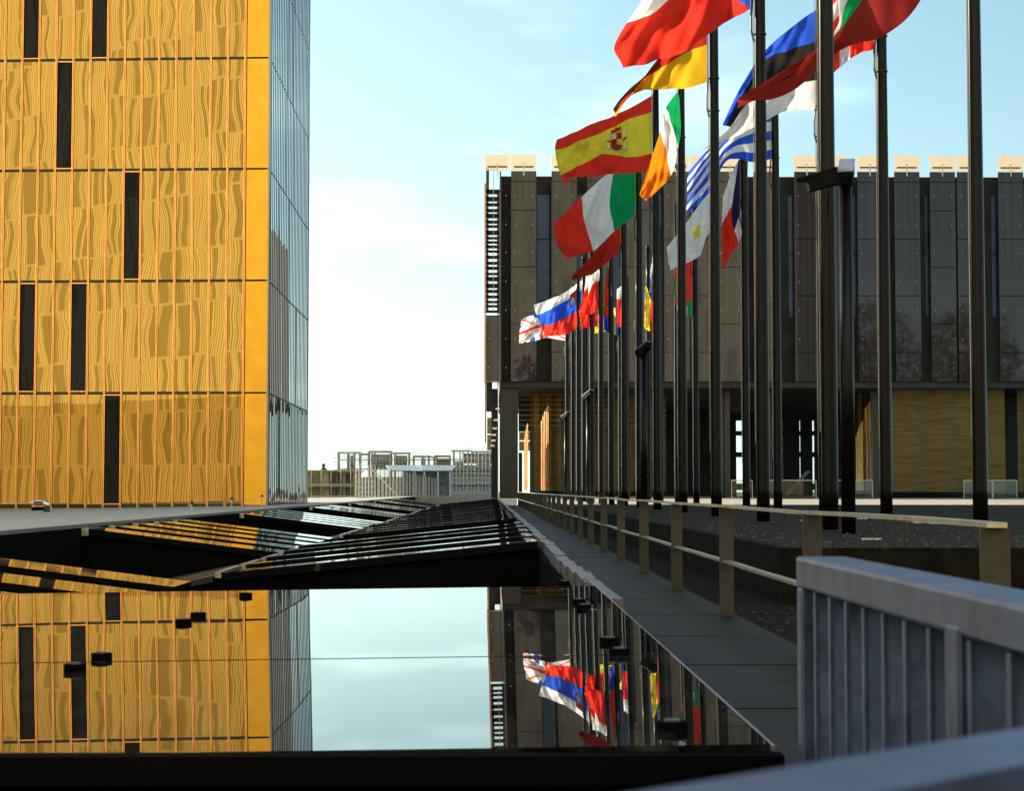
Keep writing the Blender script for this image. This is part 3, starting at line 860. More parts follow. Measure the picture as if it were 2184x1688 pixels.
# glass balustrades in front
for (xa, xb) in ((1785, 1860), (1560, 1604), (1638, 1740), (2055, 2115), (2117, 2168)):
    bl = thing('glass_balustrade', (fx((xa + xb) / 2), DB - 2, zg), 'x', 'balustrade', 'glass screens along the facade foot')
    MB().box((fx(xa, 1000, DB - 2), DB - 2.02, zg + .05), (fx(xb, 1000, DB - 2), DB - 1.98, zg + 1.05)).build('glass_pane', 'clear_glass', bl)
    MB().box((fx(xa, 1000, DB - 2), DB - 2.03, zg + 1.052), (fx(xb, 1000, DB - 2), DB - 1.97, zg + 1.10)).build('handrail', 'rail_metal', bl)
    for xx in (xa, xb):
        MB().box((fx(xx - .7, 1000, DB - 2), DB - 2.05, zg), (fx(xx + .7, 1000, DB - 2), DB - 2.024, zg + 1.06)).build('post', 'rail_metal', bl)
    bl['label'] = {1785: 'glass balustrade right of the camera mast at the facade foot', 1560: 'short glass balustrade at the dark doorway left of centre facade',
                   1638: 'wide glass balustrade in front of the dark entrance stairs', 2055: 'glass balustrade left of the rightmost flagpole at the gold mesh wall',
                   2117: 'frosted glass balustrade right of the rightmost flagpole'}[xa]

# ================================================================== FAR BACKGROUND
def site_building():
    D = 250.0
    b = thing('unfinished_building', (P(880, 1046, D).x, D + 5, zc(3)), 'unfinished brown block with open window frames wrapped in scaffolding', 'building')
    def bx(xa, xb, ya, yb, dy, th, name, m):
        return MB().box((P(xa, 1000, D).x, D + dy, P(800, yb, D).z), (P(xb, 1000, D).x, D + dy + th, P(800, ya, D).z)).build(name, m, b)
    bx(719, 1062, 1018, 1075, 0, 8, 'wall', 'brick_brown')
    # lower storey windows
    for k in range(26):
        xa = 905 + 6.0 * k
        if xa < 1058:
            bx(xa, xa + 3.4, 998, 1014, -.15, .1, 'window', 'window_teal')
            bx(xa + .6, xa + 3.2, 1034, 1043, -.15, .1, 'window', 'window_dark')
    bx(900, 1062, 992, 1018, .02, 7.9, 'wall', 'brick_brown')
    # skyline frame: piers, lintels
    tops = [(719, 768, 964), (768, 786, 968), (786, 834, 962), (834, 874, 965), (880, 918, 972), (918, 926, 974), (926, 958, 971), (961, 1006, 960), (1006, 1062, 962)]
    for xa, xb, yt in tops:
        bx(xa, xb, yt, yt + 3.6, 0, 3, 'lintel', 'brick_brown')
    for xx, yt in ((719, 964), (739, 964), (746, 970), (752, 964), (765, 964), (784, 962), (791, 966), (797, 966), (831, 966), (840, 966), (870, 966), (880, 973), (898, 975), (903, 975), (912, 973), (924, 973), (929, 972), (958, 970), (966, 961), (979, 961), (986, 961), (996, 961), (1004, 961), (1016, 962), (1030, 962), (1048, 962)):
        bx(xx, xx + 3.4, yt + 2, 1020, .1, 2.6, 'pier', 'brick_brown')
    for ya in (980, 1000):
        bx(719, 1062, ya, ya + 2.2, .2, 2.5, 'floor_beam', 'concrete')
    for xa, xb, ya in ((796, 832, 970), (840, 868, 972), (930, 958, 978), (1018, 1046, 975)):
        bx(xa, xb, ya, 1000, .6, .4, 'infill_panel', 'olive_infill')
    for xa, xb, ya, yb in ((986, 1062, 968, 990), (966, 986, 984, 1000)):
        bx(xa, xb, ya, yb, .7, .4, 'infill_panel', 'brick_brown')
    for ya in (967.5, 976, 987, 1003, 1011):
        bx(712 if ya < 990 else 900, 1060, ya, ya + 1.0, -1.4, .3, 'scaffold_deck', 'wood_yellow')
    return b
site_building()
def scaffold(name, xa, xb, ya, yb, D, nx, ny, label, th=.035, extra=0):
    s = thing(name, (P((xa + xb) / 2, 1046, D).x, D, zc(3)), label, 'scaffolding')
    rj = random.Random(int(xa))
    for k in range(nx + 1):
        x_ = xa + (xb - xa) * k / nx
        top = ya - extra * rj.random()
        p0, p1 = P(x_, yb, D), P(x_, top, D)
        MB().tube([(p0.x, D, p0.z), (p0.x, D, p1.z)], th, 6).build('upright', 'scaffold', s)
    for k in range(ny + 1):
        y_ = ya + (yb - ya) * k / ny
        p0, p1 = P(xa, y_, D), P(xb, y_, D)
        MB().tube([(p0.x, D, p0.z), (p1.x, D, p0.z)], th, 6).build('ledger', 'scaffold', s)
    return s
scaffold('scaffold_tower', 711, 725, 954, 1018, 247, 3, 8, 'thin scaffold tower at the left end of the unfinished block', .03, 3)
scaffold('facade_scaffold', 728, 905, 962, 1000, 248, 26, 5, 'light scaffold grid along the roofline of the unfinished block', .024, 14)
scaffold('scaffold_bay', 965, 1060, 957, 1052, 246, 12, 9, 'tall scaffold bay by the dark screened building', .035, 9)
scaffold('round_cage_scaffold', 759, 800, 993, 1062, 118, 6, 6, 'pale round scaffold cage standing at the end of the terrace', .022)
# inclined striped canopy
cp = thing('site_canopy', (P(905, 1046, 215).x, 218, zc(3)), 'pale striped lean to roof below the unfinished block', 'roof')
mb = MB()
n = 22
for k in range(n):
    f0, f1 = k / n, (k + .82) / n
    D1, D2 = 212, 222
    a = P(833 + 130 * f0, 1004, D1); b_ = P(833 + 130 * f1, 1004, D1)
    c = P(823 + 151 * f1, 993, D2); d = P(823 + 151 * f0, 993, D2)
    MB().hexa([a - Vector((0, 0, .12)), b_ - Vector((0, 0, .12)), c - Vector((0, 0, .12)), d - Vector((0, 0, .12)), a, b_, c, d]).build('roof_sheet', 'roof_sheet', cp)
for xx in (860, 884, 905, 934, 960):
    p = P(xx, 1004, 212)
    MB().box((p.x - .1, 212, zc(3)), (p.x + .1, 212.2, p.z - .15)).build('post', 'scaffold', cp)
MB().box((P(858, 1000, 216).x, 216, zc(3)), (P(958, 1000, 216).x, 216.3, P(900, 1005, 216).z)).build('wall', 'window_teal', cp)
# low ochre building
ob_ = thing('ochre_building', (P(700, 1046, 170).x, 172, zc(3)), 'low ochre building with glazed bays left of the scaffold cage', 'building')
def b2(xa, xb, ya, yb, dy, th, name, m, D=170.0):
    return MB().box((P(xa, 1000, D).x, D + dy, P(800, yb, D).z), (P(xb, 1000, D).x, D + dy + th, P(800, ya, D).z)).build(name, m, ob_)
b2(560, 758, 1005, 1085, 0, 8, 'wall', 'plaster_ochre')
b2(556, 763, 1003, 1006.5, -.6, 9, 'roof', 'wood_yellow')
for xa, xb, ya, yb in ((662, 672, 1012, 1032), (674, 687, 1012, 1032), (702, 717, 1008, 1032), (719, 731, 1008, 1032), (662, 672, 1040, 1062), (674, 687, 1040, 1062), (702, 712, 1040, 1062), (714, 722, 1040, 1062), (724, 732, 1040, 1062), (737, 752, 1010, 1032), (737, 752, 1040, 1062)):
    w_ = b2(xa, xb, ya, yb, -.05, .1, 'window', 'window_dark' if xa > 700 else 'olive_infill')
b2(560, 758, 1033, 1038.5, -.7, .7, 'balcony_slab', 'wood_yellow')
scaffold('ochre_house_scaffold', 664, 748, 1004, 1062, 168, 4, 2, 'scaffold poles and rail in front of the low ochre building', .03, 6)
# receding fence of tall bars
fn = thing('tall_bar_fence', (P(900, 1046, 135).x, 135, zc(2)), 'tall fence of pale upright bars receding behind the terrace', 'fence')
nb = 58
for k in range(nb):
    f_ = k / (nb - 1)
    D = 118 + 62 * f_
    x_ = 803 + (938 - 803) * f_ ** 0.92
    yt = 996 + (1023 - 996) * f_
    p = P(x_, yt, D)
    MB().box((p.x - .025, D, zc(2)), (p.x + .025, D + .05, p.z)).build('bar', 'scaffold' if k % 3 else 'bark', fn)
mb = MB(); a, b_ = P(792, 1000, 117.5), P(850, 1058, 117.5)
mb.tube([a, b_], .06, 6).build('brace', 'fixing', fn)
# pale hoarding strip at the end of the terrace
o = MB().box((P(662, 1000, 134).x, 134, zc(2)), (P(985, 1000, 134).x, 134.4, P(800, 1058.5, 134).z)).build('low_wall', 'pale_wall')
tag(o, 'long low pale wall closing the far end of the terrace', 'wall')
# small tree top on the skyline
tr = thing('small_conifer', (P(690, 1046, 190).x, 190, zc(3)), 'tiny conifer showing above the low ochre building', 'tree')
p0 = P(690, 990, 190)
MB().tube([(p0.x, 190, zc(3)), (p0.x, 190, p0.z)], [.2, .05], 6).build('trunk', 'bark', tr)
mb = MB(); rt = random.Random(9)
for k in range(420):
    f_ = rt.random(); rad = (1 - f_) * .9 + .06
    an = rt.random() * 6.28; q = rad * math.sqrt(rt.random())
    c = Vector((p0.x + q * math.cos(an), 190 + q * math.sin(an), p0.z - 2.6 * (1 - f_)))
    d1 = Vector((rt.uniform(-1, 1), rt.uniform(-1, 1), rt.uniform(-.6, .6))) * .16; d2 = Vector((rt.uniform(-1, 1), rt.uniform(-1, 1), rt.uniform(-.6, .6))) * .16
    mb.quad([c, c + d1, c + d1 + d2, c + d2])
mb.build('crown', 'foliage', tr)

# ================================================================== RAILING
rail = thing('steel_railing', (1.69, 50, zc(H)), 'long steel railing with flat posts and two wavy rails along walkway', 'railing')
RXX = 1.69
post_me = mesh_of(MB().box((-.05, -.008, 0), (.05, .008, .775)), 'post', 'post_metal')
yk = 6.1
kk = 0
while yk < 106:
    link_copy(post_me, 'post', (RXX, yk, zc(H)), rail)
    yk += 3.45; kk += 1
def wavy(h, amp, w_, t_, name):
    mb = MB(); y = 6.06; ys = []
    while y < 105.9:
        ys.append(y); y += .58
    rw = random.Random(int(h * 100))
    pts = []
    for i, y in enumerate(ys):
        z = zc(h) + amp * math.sin(y * 1.05) * (0.6 + .4 * math.sin(y * .31)) + rw.uniform(-.3, .3) * amp
        pts.append((RXX + amp * .5 * math.sin(y * .8), y, z))
    for i in range(len(pts) - 1):
        (x0, y0, z0), (x1, y1, z1) = pts[i], pts[i + 1]
        mb.hexa([(x0 - w_, y0, z0 - t_), (x0 + w_, y0, z0 - t_), (x1 + w_, y1, z1 - t_), (x1 - w_, y1, z1 - t_),
                 (x0 - w_, y0, z0), (x0 + w_, y0, z0), (x1 + w_, y1, z1), (x1 - w_, y1, z1)])
    return mb.build(name, 'rail_metal', rail)
wavy(.108, .005, .034, .018, 'top_rail')
wavy(.50, .005, .030, .016, 'lower_rail')

# ================================================================== FLAGPOLES
PTOP = CZ + 9.9
row1 = [21.9 + 5.62 * k for k in range(14)]
row2 = [24.4 + 5.58 * k for k in range(14)]
X1, X2 = 4.12, 6.55
ordn = ['nearest', 'second', 'third', 'fourth', 'fifth', 'sixth', 'seventh', 'eighth', 'ninth', 'tenth', 'eleventh', 'twelfth', 'thirteenth', 'farthest']
rings = [.100, .100, .098, .090, .080, .072]
zs = [zc(PH), zc(PH) + .1, 3.0, 6.0, 9.0, PTOP - zc(PH) + zc(PH)]
pole_me = mesh_of(MB().tube([(0, 0, 0), (0, 0, .5), (0, 0, 3), (0, 0, 6), (0, 0, 9), (0, 0, PTOP - zc(PH))], rings, 20), 'shaft', 'pole_metal', True)
cap_me = mesh_of(MB().tube([(0, 0, 0), (0, 0, .06), (0, 0, .13), (0, 0, .16)], [.078, .085, .06, .02], 16), 'cap', 'pole_metal', True)
band_me = mesh_of(MB().tube([(0, 0, -.012), (0, 0, .012)], [.099, .099], 20), 'band', 'black_satin', True)
foot_me = mesh_of(MB().tube([(0, 0, 0), (0, 0, .025)], [.17, .17], 20), 'base_plate', 'black_satin')
poles = {}
rp_ = random.Random(21)
for r, (rw, X) in enumerate(((row1, X1), (row2, X2))):
    for k, D in enumerate(rw):
        XX = X + rp_.uniform(-.04, .04)
        side = 'beside the railing' if r == 0 else 'nearer the dark building'
        p = thing('flagpole', (XX, D, zc(PH)), 'dark steel flagpole, %s from the viewer in the row %s' % (ordn[k], side), 'flagpole', 'flagpoles on the plaza')
        link_copy(pole_me, 'shaft', (XX, D, zc(PH)), p)
        link_copy(cap_me, 'cap', (XX, D, PTOP), p)
        link_copy(foot_me, 'base_plate', (XX, D, zc(PH) + .001), p)
        for z_ in (PTOP - 2.35, PTOP - 2.95):
            link_copy(band_me, 'band', (XX, D, z_), p)
        MB().tube([(XX - .115, D - .03, zc(PH) + 1.2), (XX - .112, D - .03, 5.0), (XX - .105, D - .03, PTOP)], .006, 5).build('halyard', 'rope', p)
        mb = MB()
        zt_ = PTOP - 2.4
        mb.tube([(XX - .11, D - .05, zt_), (XX - .14, D - .05, zt_ - .25), (XX - .14, D - .05, zt_ - .5), (XX - .10, D - .05, zt_ - .68)], .016, 6)
        mb.build('halyard_weight', 'black_satin', p)
        poles[(r, k)] = (XX, D)

# ================================================================== FLAGS
def hermite(ts, ps, t):
    n = len(ts)
    if n == 2:
        f = (t - ts[0]) / (ts[1] - ts[0]); return ps[0] * (1 - f) + ps[1] * f
    i = 0
    while i < n - 2 and t > ts[i + 1]:
        i += 1
    def tan(j):
        if j == 0:
            return (ps[1] - ps[0]) / (ts[1] - ts[0])
        if j == n - 1:
            return (ps[-1] - ps[-2]) / (ts[-1] - ts[-2])
        return (ps[j + 1] - ps[j - 1]) / (ts[j + 1] - ts[j - 1])
    h = ts[i + 1] - ts[i]; s = (t - ts[i]) / h
    a, b_ = ps[i], ps[i + 1]
    return a * (2 * s ** 3 - 3 * s ** 2 + 1) + tan(i) * h * (s ** 3 - 2 * s ** 2 + s) + b_ * (-2 * s ** 3 + 3 * s ** 2) + tan(i + 1) * h * (s ** 3 - s ** 2)
def flag(name_label, D, rows, vs, colfn, waves=0.10, depth=None, seed=0, nu=48, nv=36, emblem=None):
    """rows: outlines of the cloth from top to bottom, hoist to fly, at the pole's own distance"""
    rw = random.Random(seed)
    npx = len(rows[0]); us = [i / (npx - 1) for i in range(npx)]
    ph = [rw.uniform(0, 6.28) for _ in range(6)]
    R2 = [[Vector((*p, 0)) for p in row] for row in rows]
    def surf(u, v):
        q = [hermite(us, r_, u) for r_ in R2]
        p = hermite(vs, q, v)
        d = D + (depth(u, v) if depth else 0)
        env = min(1, u * 3)
        d += waves * env * (1.1 * math.sin(7.0 * u + 2.2 * v + ph[0]) + .75 * math.sin(13 * u - 4.5 * v + ph[1]) + .5 * math.sin(6 * v + 10 * u + ph[2]) + .40 * math.sin(24 * u + 11 * v + ph[3]) + .22 * math.sin(41 * u - 17 * v + ph[4]) + .45 * u * math.sin(9 * v - 5 * u + ph[5]))
        w_ = P(p.x, p.y, D)
        dd = ray(p.x, p.y)
        return Vector((w_.x, d, w_.z)) + Vector((0, 0, 0))
    keys = []
    mb = MB(); idx = {}
    for j in range(nv + 1):
        for i in range(nu + 1):
            idx[(i, j)] = len(mb.v); mb.v.append(tuple(surf(i / nu, j / nv)))
    for j in range(nv):
        for i in range(nu):
            c = colfn((i + .5) / nu, (j + .5) / nv)
            if c not in keys:
                keys.append(c)
            mb.f.append((idx[(i, j)], idx[(i, j + 1)], idx[(i + 1, j + 1)], idx[(i + 1, j)])); mb.mi.append(keys.index(c))
    o = mb.build('flag', ['cloth_' + k for k in keys], smooth=True, origin=surf(0, 0.5))
    tag(o, name_label, 'flag', 'flags flying from the poles')
    # hoist rope sleeve
    sl_ = MB().tube([surf(0, 0) + Vector((.012, 0, .05)), surf(0, .5) + Vector((.012, 0, 0)), surf(0, 1) + Vector((.012, 0, -.12))], .012, 5).build('hoist_rope', 'rope', o)
    if emblem:
        for ei, (nm, pts, c) in enumerate(emblem):
            mb = MB(); b = []
            cu = sum(p[0] for p in pts) / len(pts); cv = sum(p[1] for p in pts) / len(pts)
            for p in [(cu, cv)] + list(pts):
                q = surf(*p); b.append(q - Vector((0, .05 + .012 * ei, 0)))
            base = len(mb.v); mb.v += [tuple(q) for q in b]
            for k in range(len(pts)):
                mb.f.append((0, 1 + k, 1 + (k + 1) % len(pts))); mb.mi.append(0)
            mb.build(nm, 'cloth_' + c, o)
    return o
def bandsv(*cs):
    return lambda u, v: cs[min(len(cs) - 1, int(v * len(cs)))]
def bandsu(*cs):
    return lambda u, v: cs[min(len(cs) - 1, int(u * len(cs)))]
T3 = [0, 1 / 3, 2 / 3, 1]
D1 = row1; D2 = row2
def czech(u, v):
    if u < .5 * (1 - abs(v - .5) * 2):
        return 'blue'
    return 'white' if v < .5 else 'red'
flag('huge translucent white, red and blue flag at top centre', D1[1],
     [[(1600, -266), (1520, -200), (1440, -120), (1390, -60)], [(1600, -171), (1525, -115), (1440, -50), (1366, 5)],
      [(1600, -77), (1530, -10), (1430, 40), (1312, 92)], [(1600, 18), (1530, 62), (1430, 118), (1330, 141)]], T3, czech, .16, seed=1)
flag('black, red and gold flag twisting to a tail', D1[2],
     [[(1508, -60), (1470, 0), (1430, 80), (1385, 150), (1335, 198), (1308, 232)], [(1508, 18), (1465, 55), (1422, 105), (1380, 158), (1338, 202), (1310, 236)],
      [(1508, 94), (1458, 114), (1412, 143), (1376, 170), (1340, 205), (1312, 240)], [(1508, 175), (1450, 190), (1400, 195), (1365, 195), (1335, 213), (1315, 246)]],
     T3, bandsv('black', 'deep_red', 'gold'), .12, seed=2)
def spain(u, v):
    return 'red' if v < .25 or v > .75 else 'yellow'
def poly(cx, cy, rx, ry, n=10, sq=0):
    return [(cx + rx * math.cos(6.2832 * k / n), cy + ry * math.sin(6.2832 * k / n)) for k in range(n)]
def rect(a, b_, c, d):
    return [(a, b_), (c, b_), (c, d), (a, d)]
esp = [('crest_shield', rect(.30, .40, .40, .62), 'deep_red'), ('crest_quarter', rect(.302, .405, .348, .50), 'maroon'), ('crest_quarter', rect(.352, .405, .398, .50), 'white'),
       ('crest_quarter', rect(.302, .51, .348, .60), 'yellow'), ('crest_quarter', rect(.352, .51, .398, .60), 'deep_red'), ('crest_base', poly(.35, .64, .05, .05), 'maroon'),
       ('crest_crown', [(.305, .38), (.30, .31), (.33, .34), (.35, .28), (.37, .34), (.40, .31), (.395, .38)], 'deep_red'),
       ('crest_pillar', rect(.265, .40, .282, .66), 'white'), ('crest_pillar', rect(.418, .40, .435, .66), 'white'),
       ('crest_ribbon', [(.255, .48), (.29, .52), (.29, .56), (.255, .52)], 'deep_red'), ('crest_ribbon', [(.41, .52), (.445, .48), (.445, .52), (.41, .56)], 'deep_red'),
       ('pillar_base', rect(.255, .665, .292, .69), 'sky_blue'), ('pillar_base', rect(.408, .665, .445, .69), 'sky_blue')]
flag('red and yellow striped flag with a crest', D1[4],
     [[(1391, 203), (1335, 235), (1280, 260), (1225, 280), (1188, 295)], [(1391, 238), (1335, 258), (1280, 284), (1225, 306), (1184, 318)],
      [(1391, 327), (1335, 337), (1280, 331), (1235, 352), (1196, 376)], [(1392, 367), (1330, 371), (1275, 374), (1225, 376), (1206, 397)]],
     [0, .25, .75, 1], spain, .13, seed=3, emblem=esp)
flag('narrow folded green, white and orange flag', D1[3],
     [[(1452, 186), (1414, 243), (1398, 300), (1352, 438)], [(1453, 222), (1426, 275), (1410, 335), (1356, 448)], [(1453, 262), (1441, 322), (1421, 392), (1362, 456)]],
     [0, .5, 1], bandsu('green', 'white', 'orange'), .10, seed=4, depth=lambda u, v: -1.6 * u)
flag('green, white and red flag with a lit fly end', D1[5],
     [[(1357, 335), (1310, 360), (1241, 418), (1179, 481)], [(1357, 400), (1301, 432), (1246, 472), (1186, 518)], [(1356, 458), (1311, 492), (1264, 537), (1210, 550)]],
     [0, .5, 1], bandsu('green', 'white', 'red'), .14, seed=5)
flag('plain deep red pennant like flag below the green, white and red one', D1[6],
     [[(1331, 450), (1300, 490), (1262, 545), (1219, 591)], [(1331, 490), (1300, 524), (1262, 566), (1220, 594)], [(1331, 528), (1300, 556), (1262, 584), (1222, 597)]],
     [0, .5, 1], lambda u, v: 'deep_red', .12, seed=6)
slo = [('crest_border', [(.15, .20), (.31, .22), (.31, .46), (.23, .56), (.15, .48)], 'red'), ('crest_field', [(.16, .19), (.30, .21), (.30, .445), (.23, .535), (.16, .465)], 'blue'),
       ('crest_mountain', [(.165, .46), (.20, .35), (.23, .28), (.26, .35), (.295, .44), (.23, .52)], 'white'), ('crest_star', poly(.205, .25, .014, .025, 6), 'yellow'), ('crest_star', poly(.255, .25, .014, .025, 6), 'yellow')]
flag('sunlit white, blue and red striped flag with a small shield', D1[11],
     [[(1246, 592), (1215, 618), (1180, 636), (1138, 650)], [(1243, 616), (1212, 640), (1180, 655), (1145, 674)], [(1236, 662), (1210, 676), (1185, 688), (1155, 698)], [(1236, 700), (1210, 712), (1185, 716), (1161, 718)]],
     T3, bandsv('white', 'blue', 'red'), .16, seed=7, emblem=slo)
def jack(u, v):
    if abs(v - .5) < .05 or abs(u - .42) < .03: return 'red'
    if abs(v - .5) < .2 or abs(u - .42) < .16: return 'white'
    d = min(abs(u - v), abs(u - (1 - v)))
    if d < .03: return 'red'
    if d < .24: return 'white'
    return 'blue'
flag('crumpled blue, white and red crossed flag, lowest on the left', D1[13],
     [[(1211, 650), (1165, 660), (1140, 670), (1112, 681)], [(1211, 690), (1165, 694), (1137, 700), (1108, 712)], [(1212, 728), (1165, 722), (1135, 728), (1107, 733)]], [0, .5, 1], jack, .16, seed=8)
flag('white over red flag with a wavy white tongue', D1[8],
     [[(1283, 571), (1265, 584), (1249, 590)], [(1283, 604), (1263, 612), (1245, 628)], [(1283, 653), (1258, 671), (1233, 667)]], [0, .5, 1],
     lambda u, v: 'white' if v < .42 + .18 * math.exp(-((u - .66) / .09) ** 2) else 'red', .14, seed=9)
flag('bright red flag low behind the white over red one', D1[9],
     [[(1274, 648), (1255, 655), (1235, 668)], [(1274, 697), (1255, 699), (1242, 703)]], [0, 1], lambda u, v: 'red', .14, seed=10)
flag('small green, red and yellow striped flag between poles', D2[13],
     [[(1302, 642), (1285, 648), (1268, 652)], [(1302, 704), (1285, 708), (1268, 712)]], [0, 1], bandsv('green', 'red', 'yellow'), .14, seed=11)
flag('limp blue, white and red flag hanging along its pole', D1[7],
     [[(1306, 556), (1300, 566), (1290, 598)], [(1306, 634), (1300, 640), (1288, 650)], [(1306, 713), (1300, 712), (1289, 704)]], [0, .5, 1],
     lambda u, v: 'red' if u > .55 and v < .75 else ('blue' if v < .15 or v > .48 else 'white'), .10, seed=12)
flag('royal blue flag low between the far poles', D2[12],
     [[(1323, 650), (1306, 660), (1288, 672)], [(1323, 718), (1306, 712), (1288, 706)]], [0, 1], lambda u, v: 'yellow' if abs(u - .35) < .06 else 'blue', .12, seed=13)
flag('small white over red flag with blue wedge at its pole', D2[11],
     [[(1339, 598), (1328, 608), (1316, 617)], [(1339, 640), (1328, 638), (1316, 637)], [(1339, 694), (1328, 696), (1316, 698)]], [0, .5, 1], czech, .12, seed=14)
flag('limp yellow, red and blue flag', D2[8],
     [[(1402, 640), (1390, 640), (1378, 612), (1374, 622)], [(1402, 676), (1388, 672), (1377, 660), (1374, 655)], [(1402, 714), (1389, 708), (1376, 702), (1374, 690)]], [0, .5, 1],
     lambda u, v: 'deep_red' if u < .4 else ('yellow' if u < .88 else 'blue'), .08, seed=15)
flag('limp white and blackish flag below a pole top', D2[9],
     [[(1402, 522), (1398, 524), (1395, 528)], [(1402, 592), (1394, 592), (1385, 604)], [(1402, 670), (1395, 658), (1386, 640)]], [0, .5, 1],
     lambda u, v: 'white' if v < .42 else ('sky_blue' if u > .75 and v < .75 else 'navy'), .10, seed=16)
flag('limp white and red flag low on a middle pole', D2[10],
     [[(1404, 660), (1397, 664), (1391, 672)], [(1404, 738), (1398, 736), (1391, 726)]], [0, 1], lambda u, v: 'white' if v < .62 else 'red', .08, seed=17)
flag('limp red, green and white flag behind the white flag', D2[6],
     [[(1477, 556), (1456, 562), (1438, 575)], [(1476, 625), (1456, 640), (1440, 638)], [(1477, 676), (1458, 672), (1444, 664)]], [0, .5, 1],
     lambda u, v: ('red' if v < .6 else 'green') if u < .3 else ('green' if u > .86 and .15 < v < .5 else ('red' if v < .72 else 'white')), .10, seed=18)
cyp = [('island', [(.46, .40), (.52, .30), (.56, .36), (.66, .22), (.60, .42), (.66, .52), (.57, .50), (.52, .58), (.51, .48)], 'yellow'),
       ('leaf', [(.30, .80), (.36, .84), (.31, .84)], 'green'), ('leaf', [(.30, .85), (.37, .89), (.31, .89)], 'green'), ('leaf', [(.29, .90), (.37, .94), (.30, .94)], 'green')]
flag('white flag with a yellow island shape and green leaves', D2[5],
     [[(1532, 393), (1500, 425), (1462, 478), (1421, 529)], [(1532, 440), (1508, 470), (1475, 520), (1424, 553)], [(1532, 490), (1508, 503), (1490, 548), (1432, 575)]], [0, .5, 1],
     lambda u, v: 'white', .13, seed=19, emblem=cyp)
def greece(u, v):
    if u < .37 and v < 5 / 9:
        return 'white' if abs(u - .185) < .04 or abs(v - 2.5 / 9) < .06 else 'blue'
    return 'blue' if int(v * 9) % 2 == 0 else 'white'
flag('blue and white striped flag streaming across three poles', D2[3],
     [[(1654, 150), (1600, 215), (1545, 288), (1502, 328), (1466, 370)], [(1654, 245), (1600, 262), (1550, 300), (1510, 352), (1467, 412)], [(1654, 338), (1600, 345), (1548, 346), (1515, 408), (1468, 453)]], [0, .5, 1],
     greece, .15, seed=20)
flag('blue, black and white striped flag at upper right', D2[2],
     [[(1741, 20), (1690, 55), (1628, 113), (1580, 185), (1543, 262)], [(1741, 88), (1690, 104), (1632, 130), (1590, 190), (1548, 268)],
      [(1741, 170), (1690, 180), (1635, 200), (1592, 222), (1556, 276)], [(1741, 235), (1690, 236), (1640, 252), (1570, 290), (1484, 327)]], T3,
     bandsv('blue', 'black', 'white'), .12, seed=21)
flag('great red, green and white flag sweeping down at top right', D2[0],
     [[(2050, -530), (1880, -330), (1795, -60), (1798, 38), (1706, 152), (1586, 209)], [(2050, -420), (1900, -220), (1812, -8), (1788, 66), (1701, 144), (1584, 207)],
      [(2050, -310), (1930, -110), (1838, 8), (1776, 80), (1695, 130), (1579, 200)], [(2050, -200), (1963, 0), (1885, 76), (1785, 112), (1690, 192), (1583, 216)]], T3,
     lambda u, v: 'dark_red' if u > .62 else ('white' if v < .34 else ('green' if v < .64 else 'dark_red')), .08, seed=22, depth=lambda u, v: .6 * (1 - v) * u)
flag('red flag with white cross behind the sweeping one', D2[1],
     [[(1864, -155), (1820, -120), (1790, -80), (1750, -30)], [(1864, -25), (1825, 0), (1792, 30), (1750, 75)], [(1864, 104), (1830, 116), (1795, 140), (1752, 178)]], [0, .5, 1],
     lambda u, v: 'white' if abs(u - .62) < .09 or abs(v - .42) < .09 else 'red', .10, seed=23)
flag('dark blue, white and red flag drooping beside its pole', D2[4],
     [[(1594, 332), (1578, 338), (1560, 372), (1539, 422)], [(1592, 395), (1567, 452), (1554, 475), (1540, 500)], [(1588, 425), (1580, 505), (1558, 545), (1543, 577)]], [0, .5, 1],
     lambda u, v: ('white' if v > .72 else 'navy') if u < .42 else ('white' if v < .36 else 'red'), .10, seed=24)

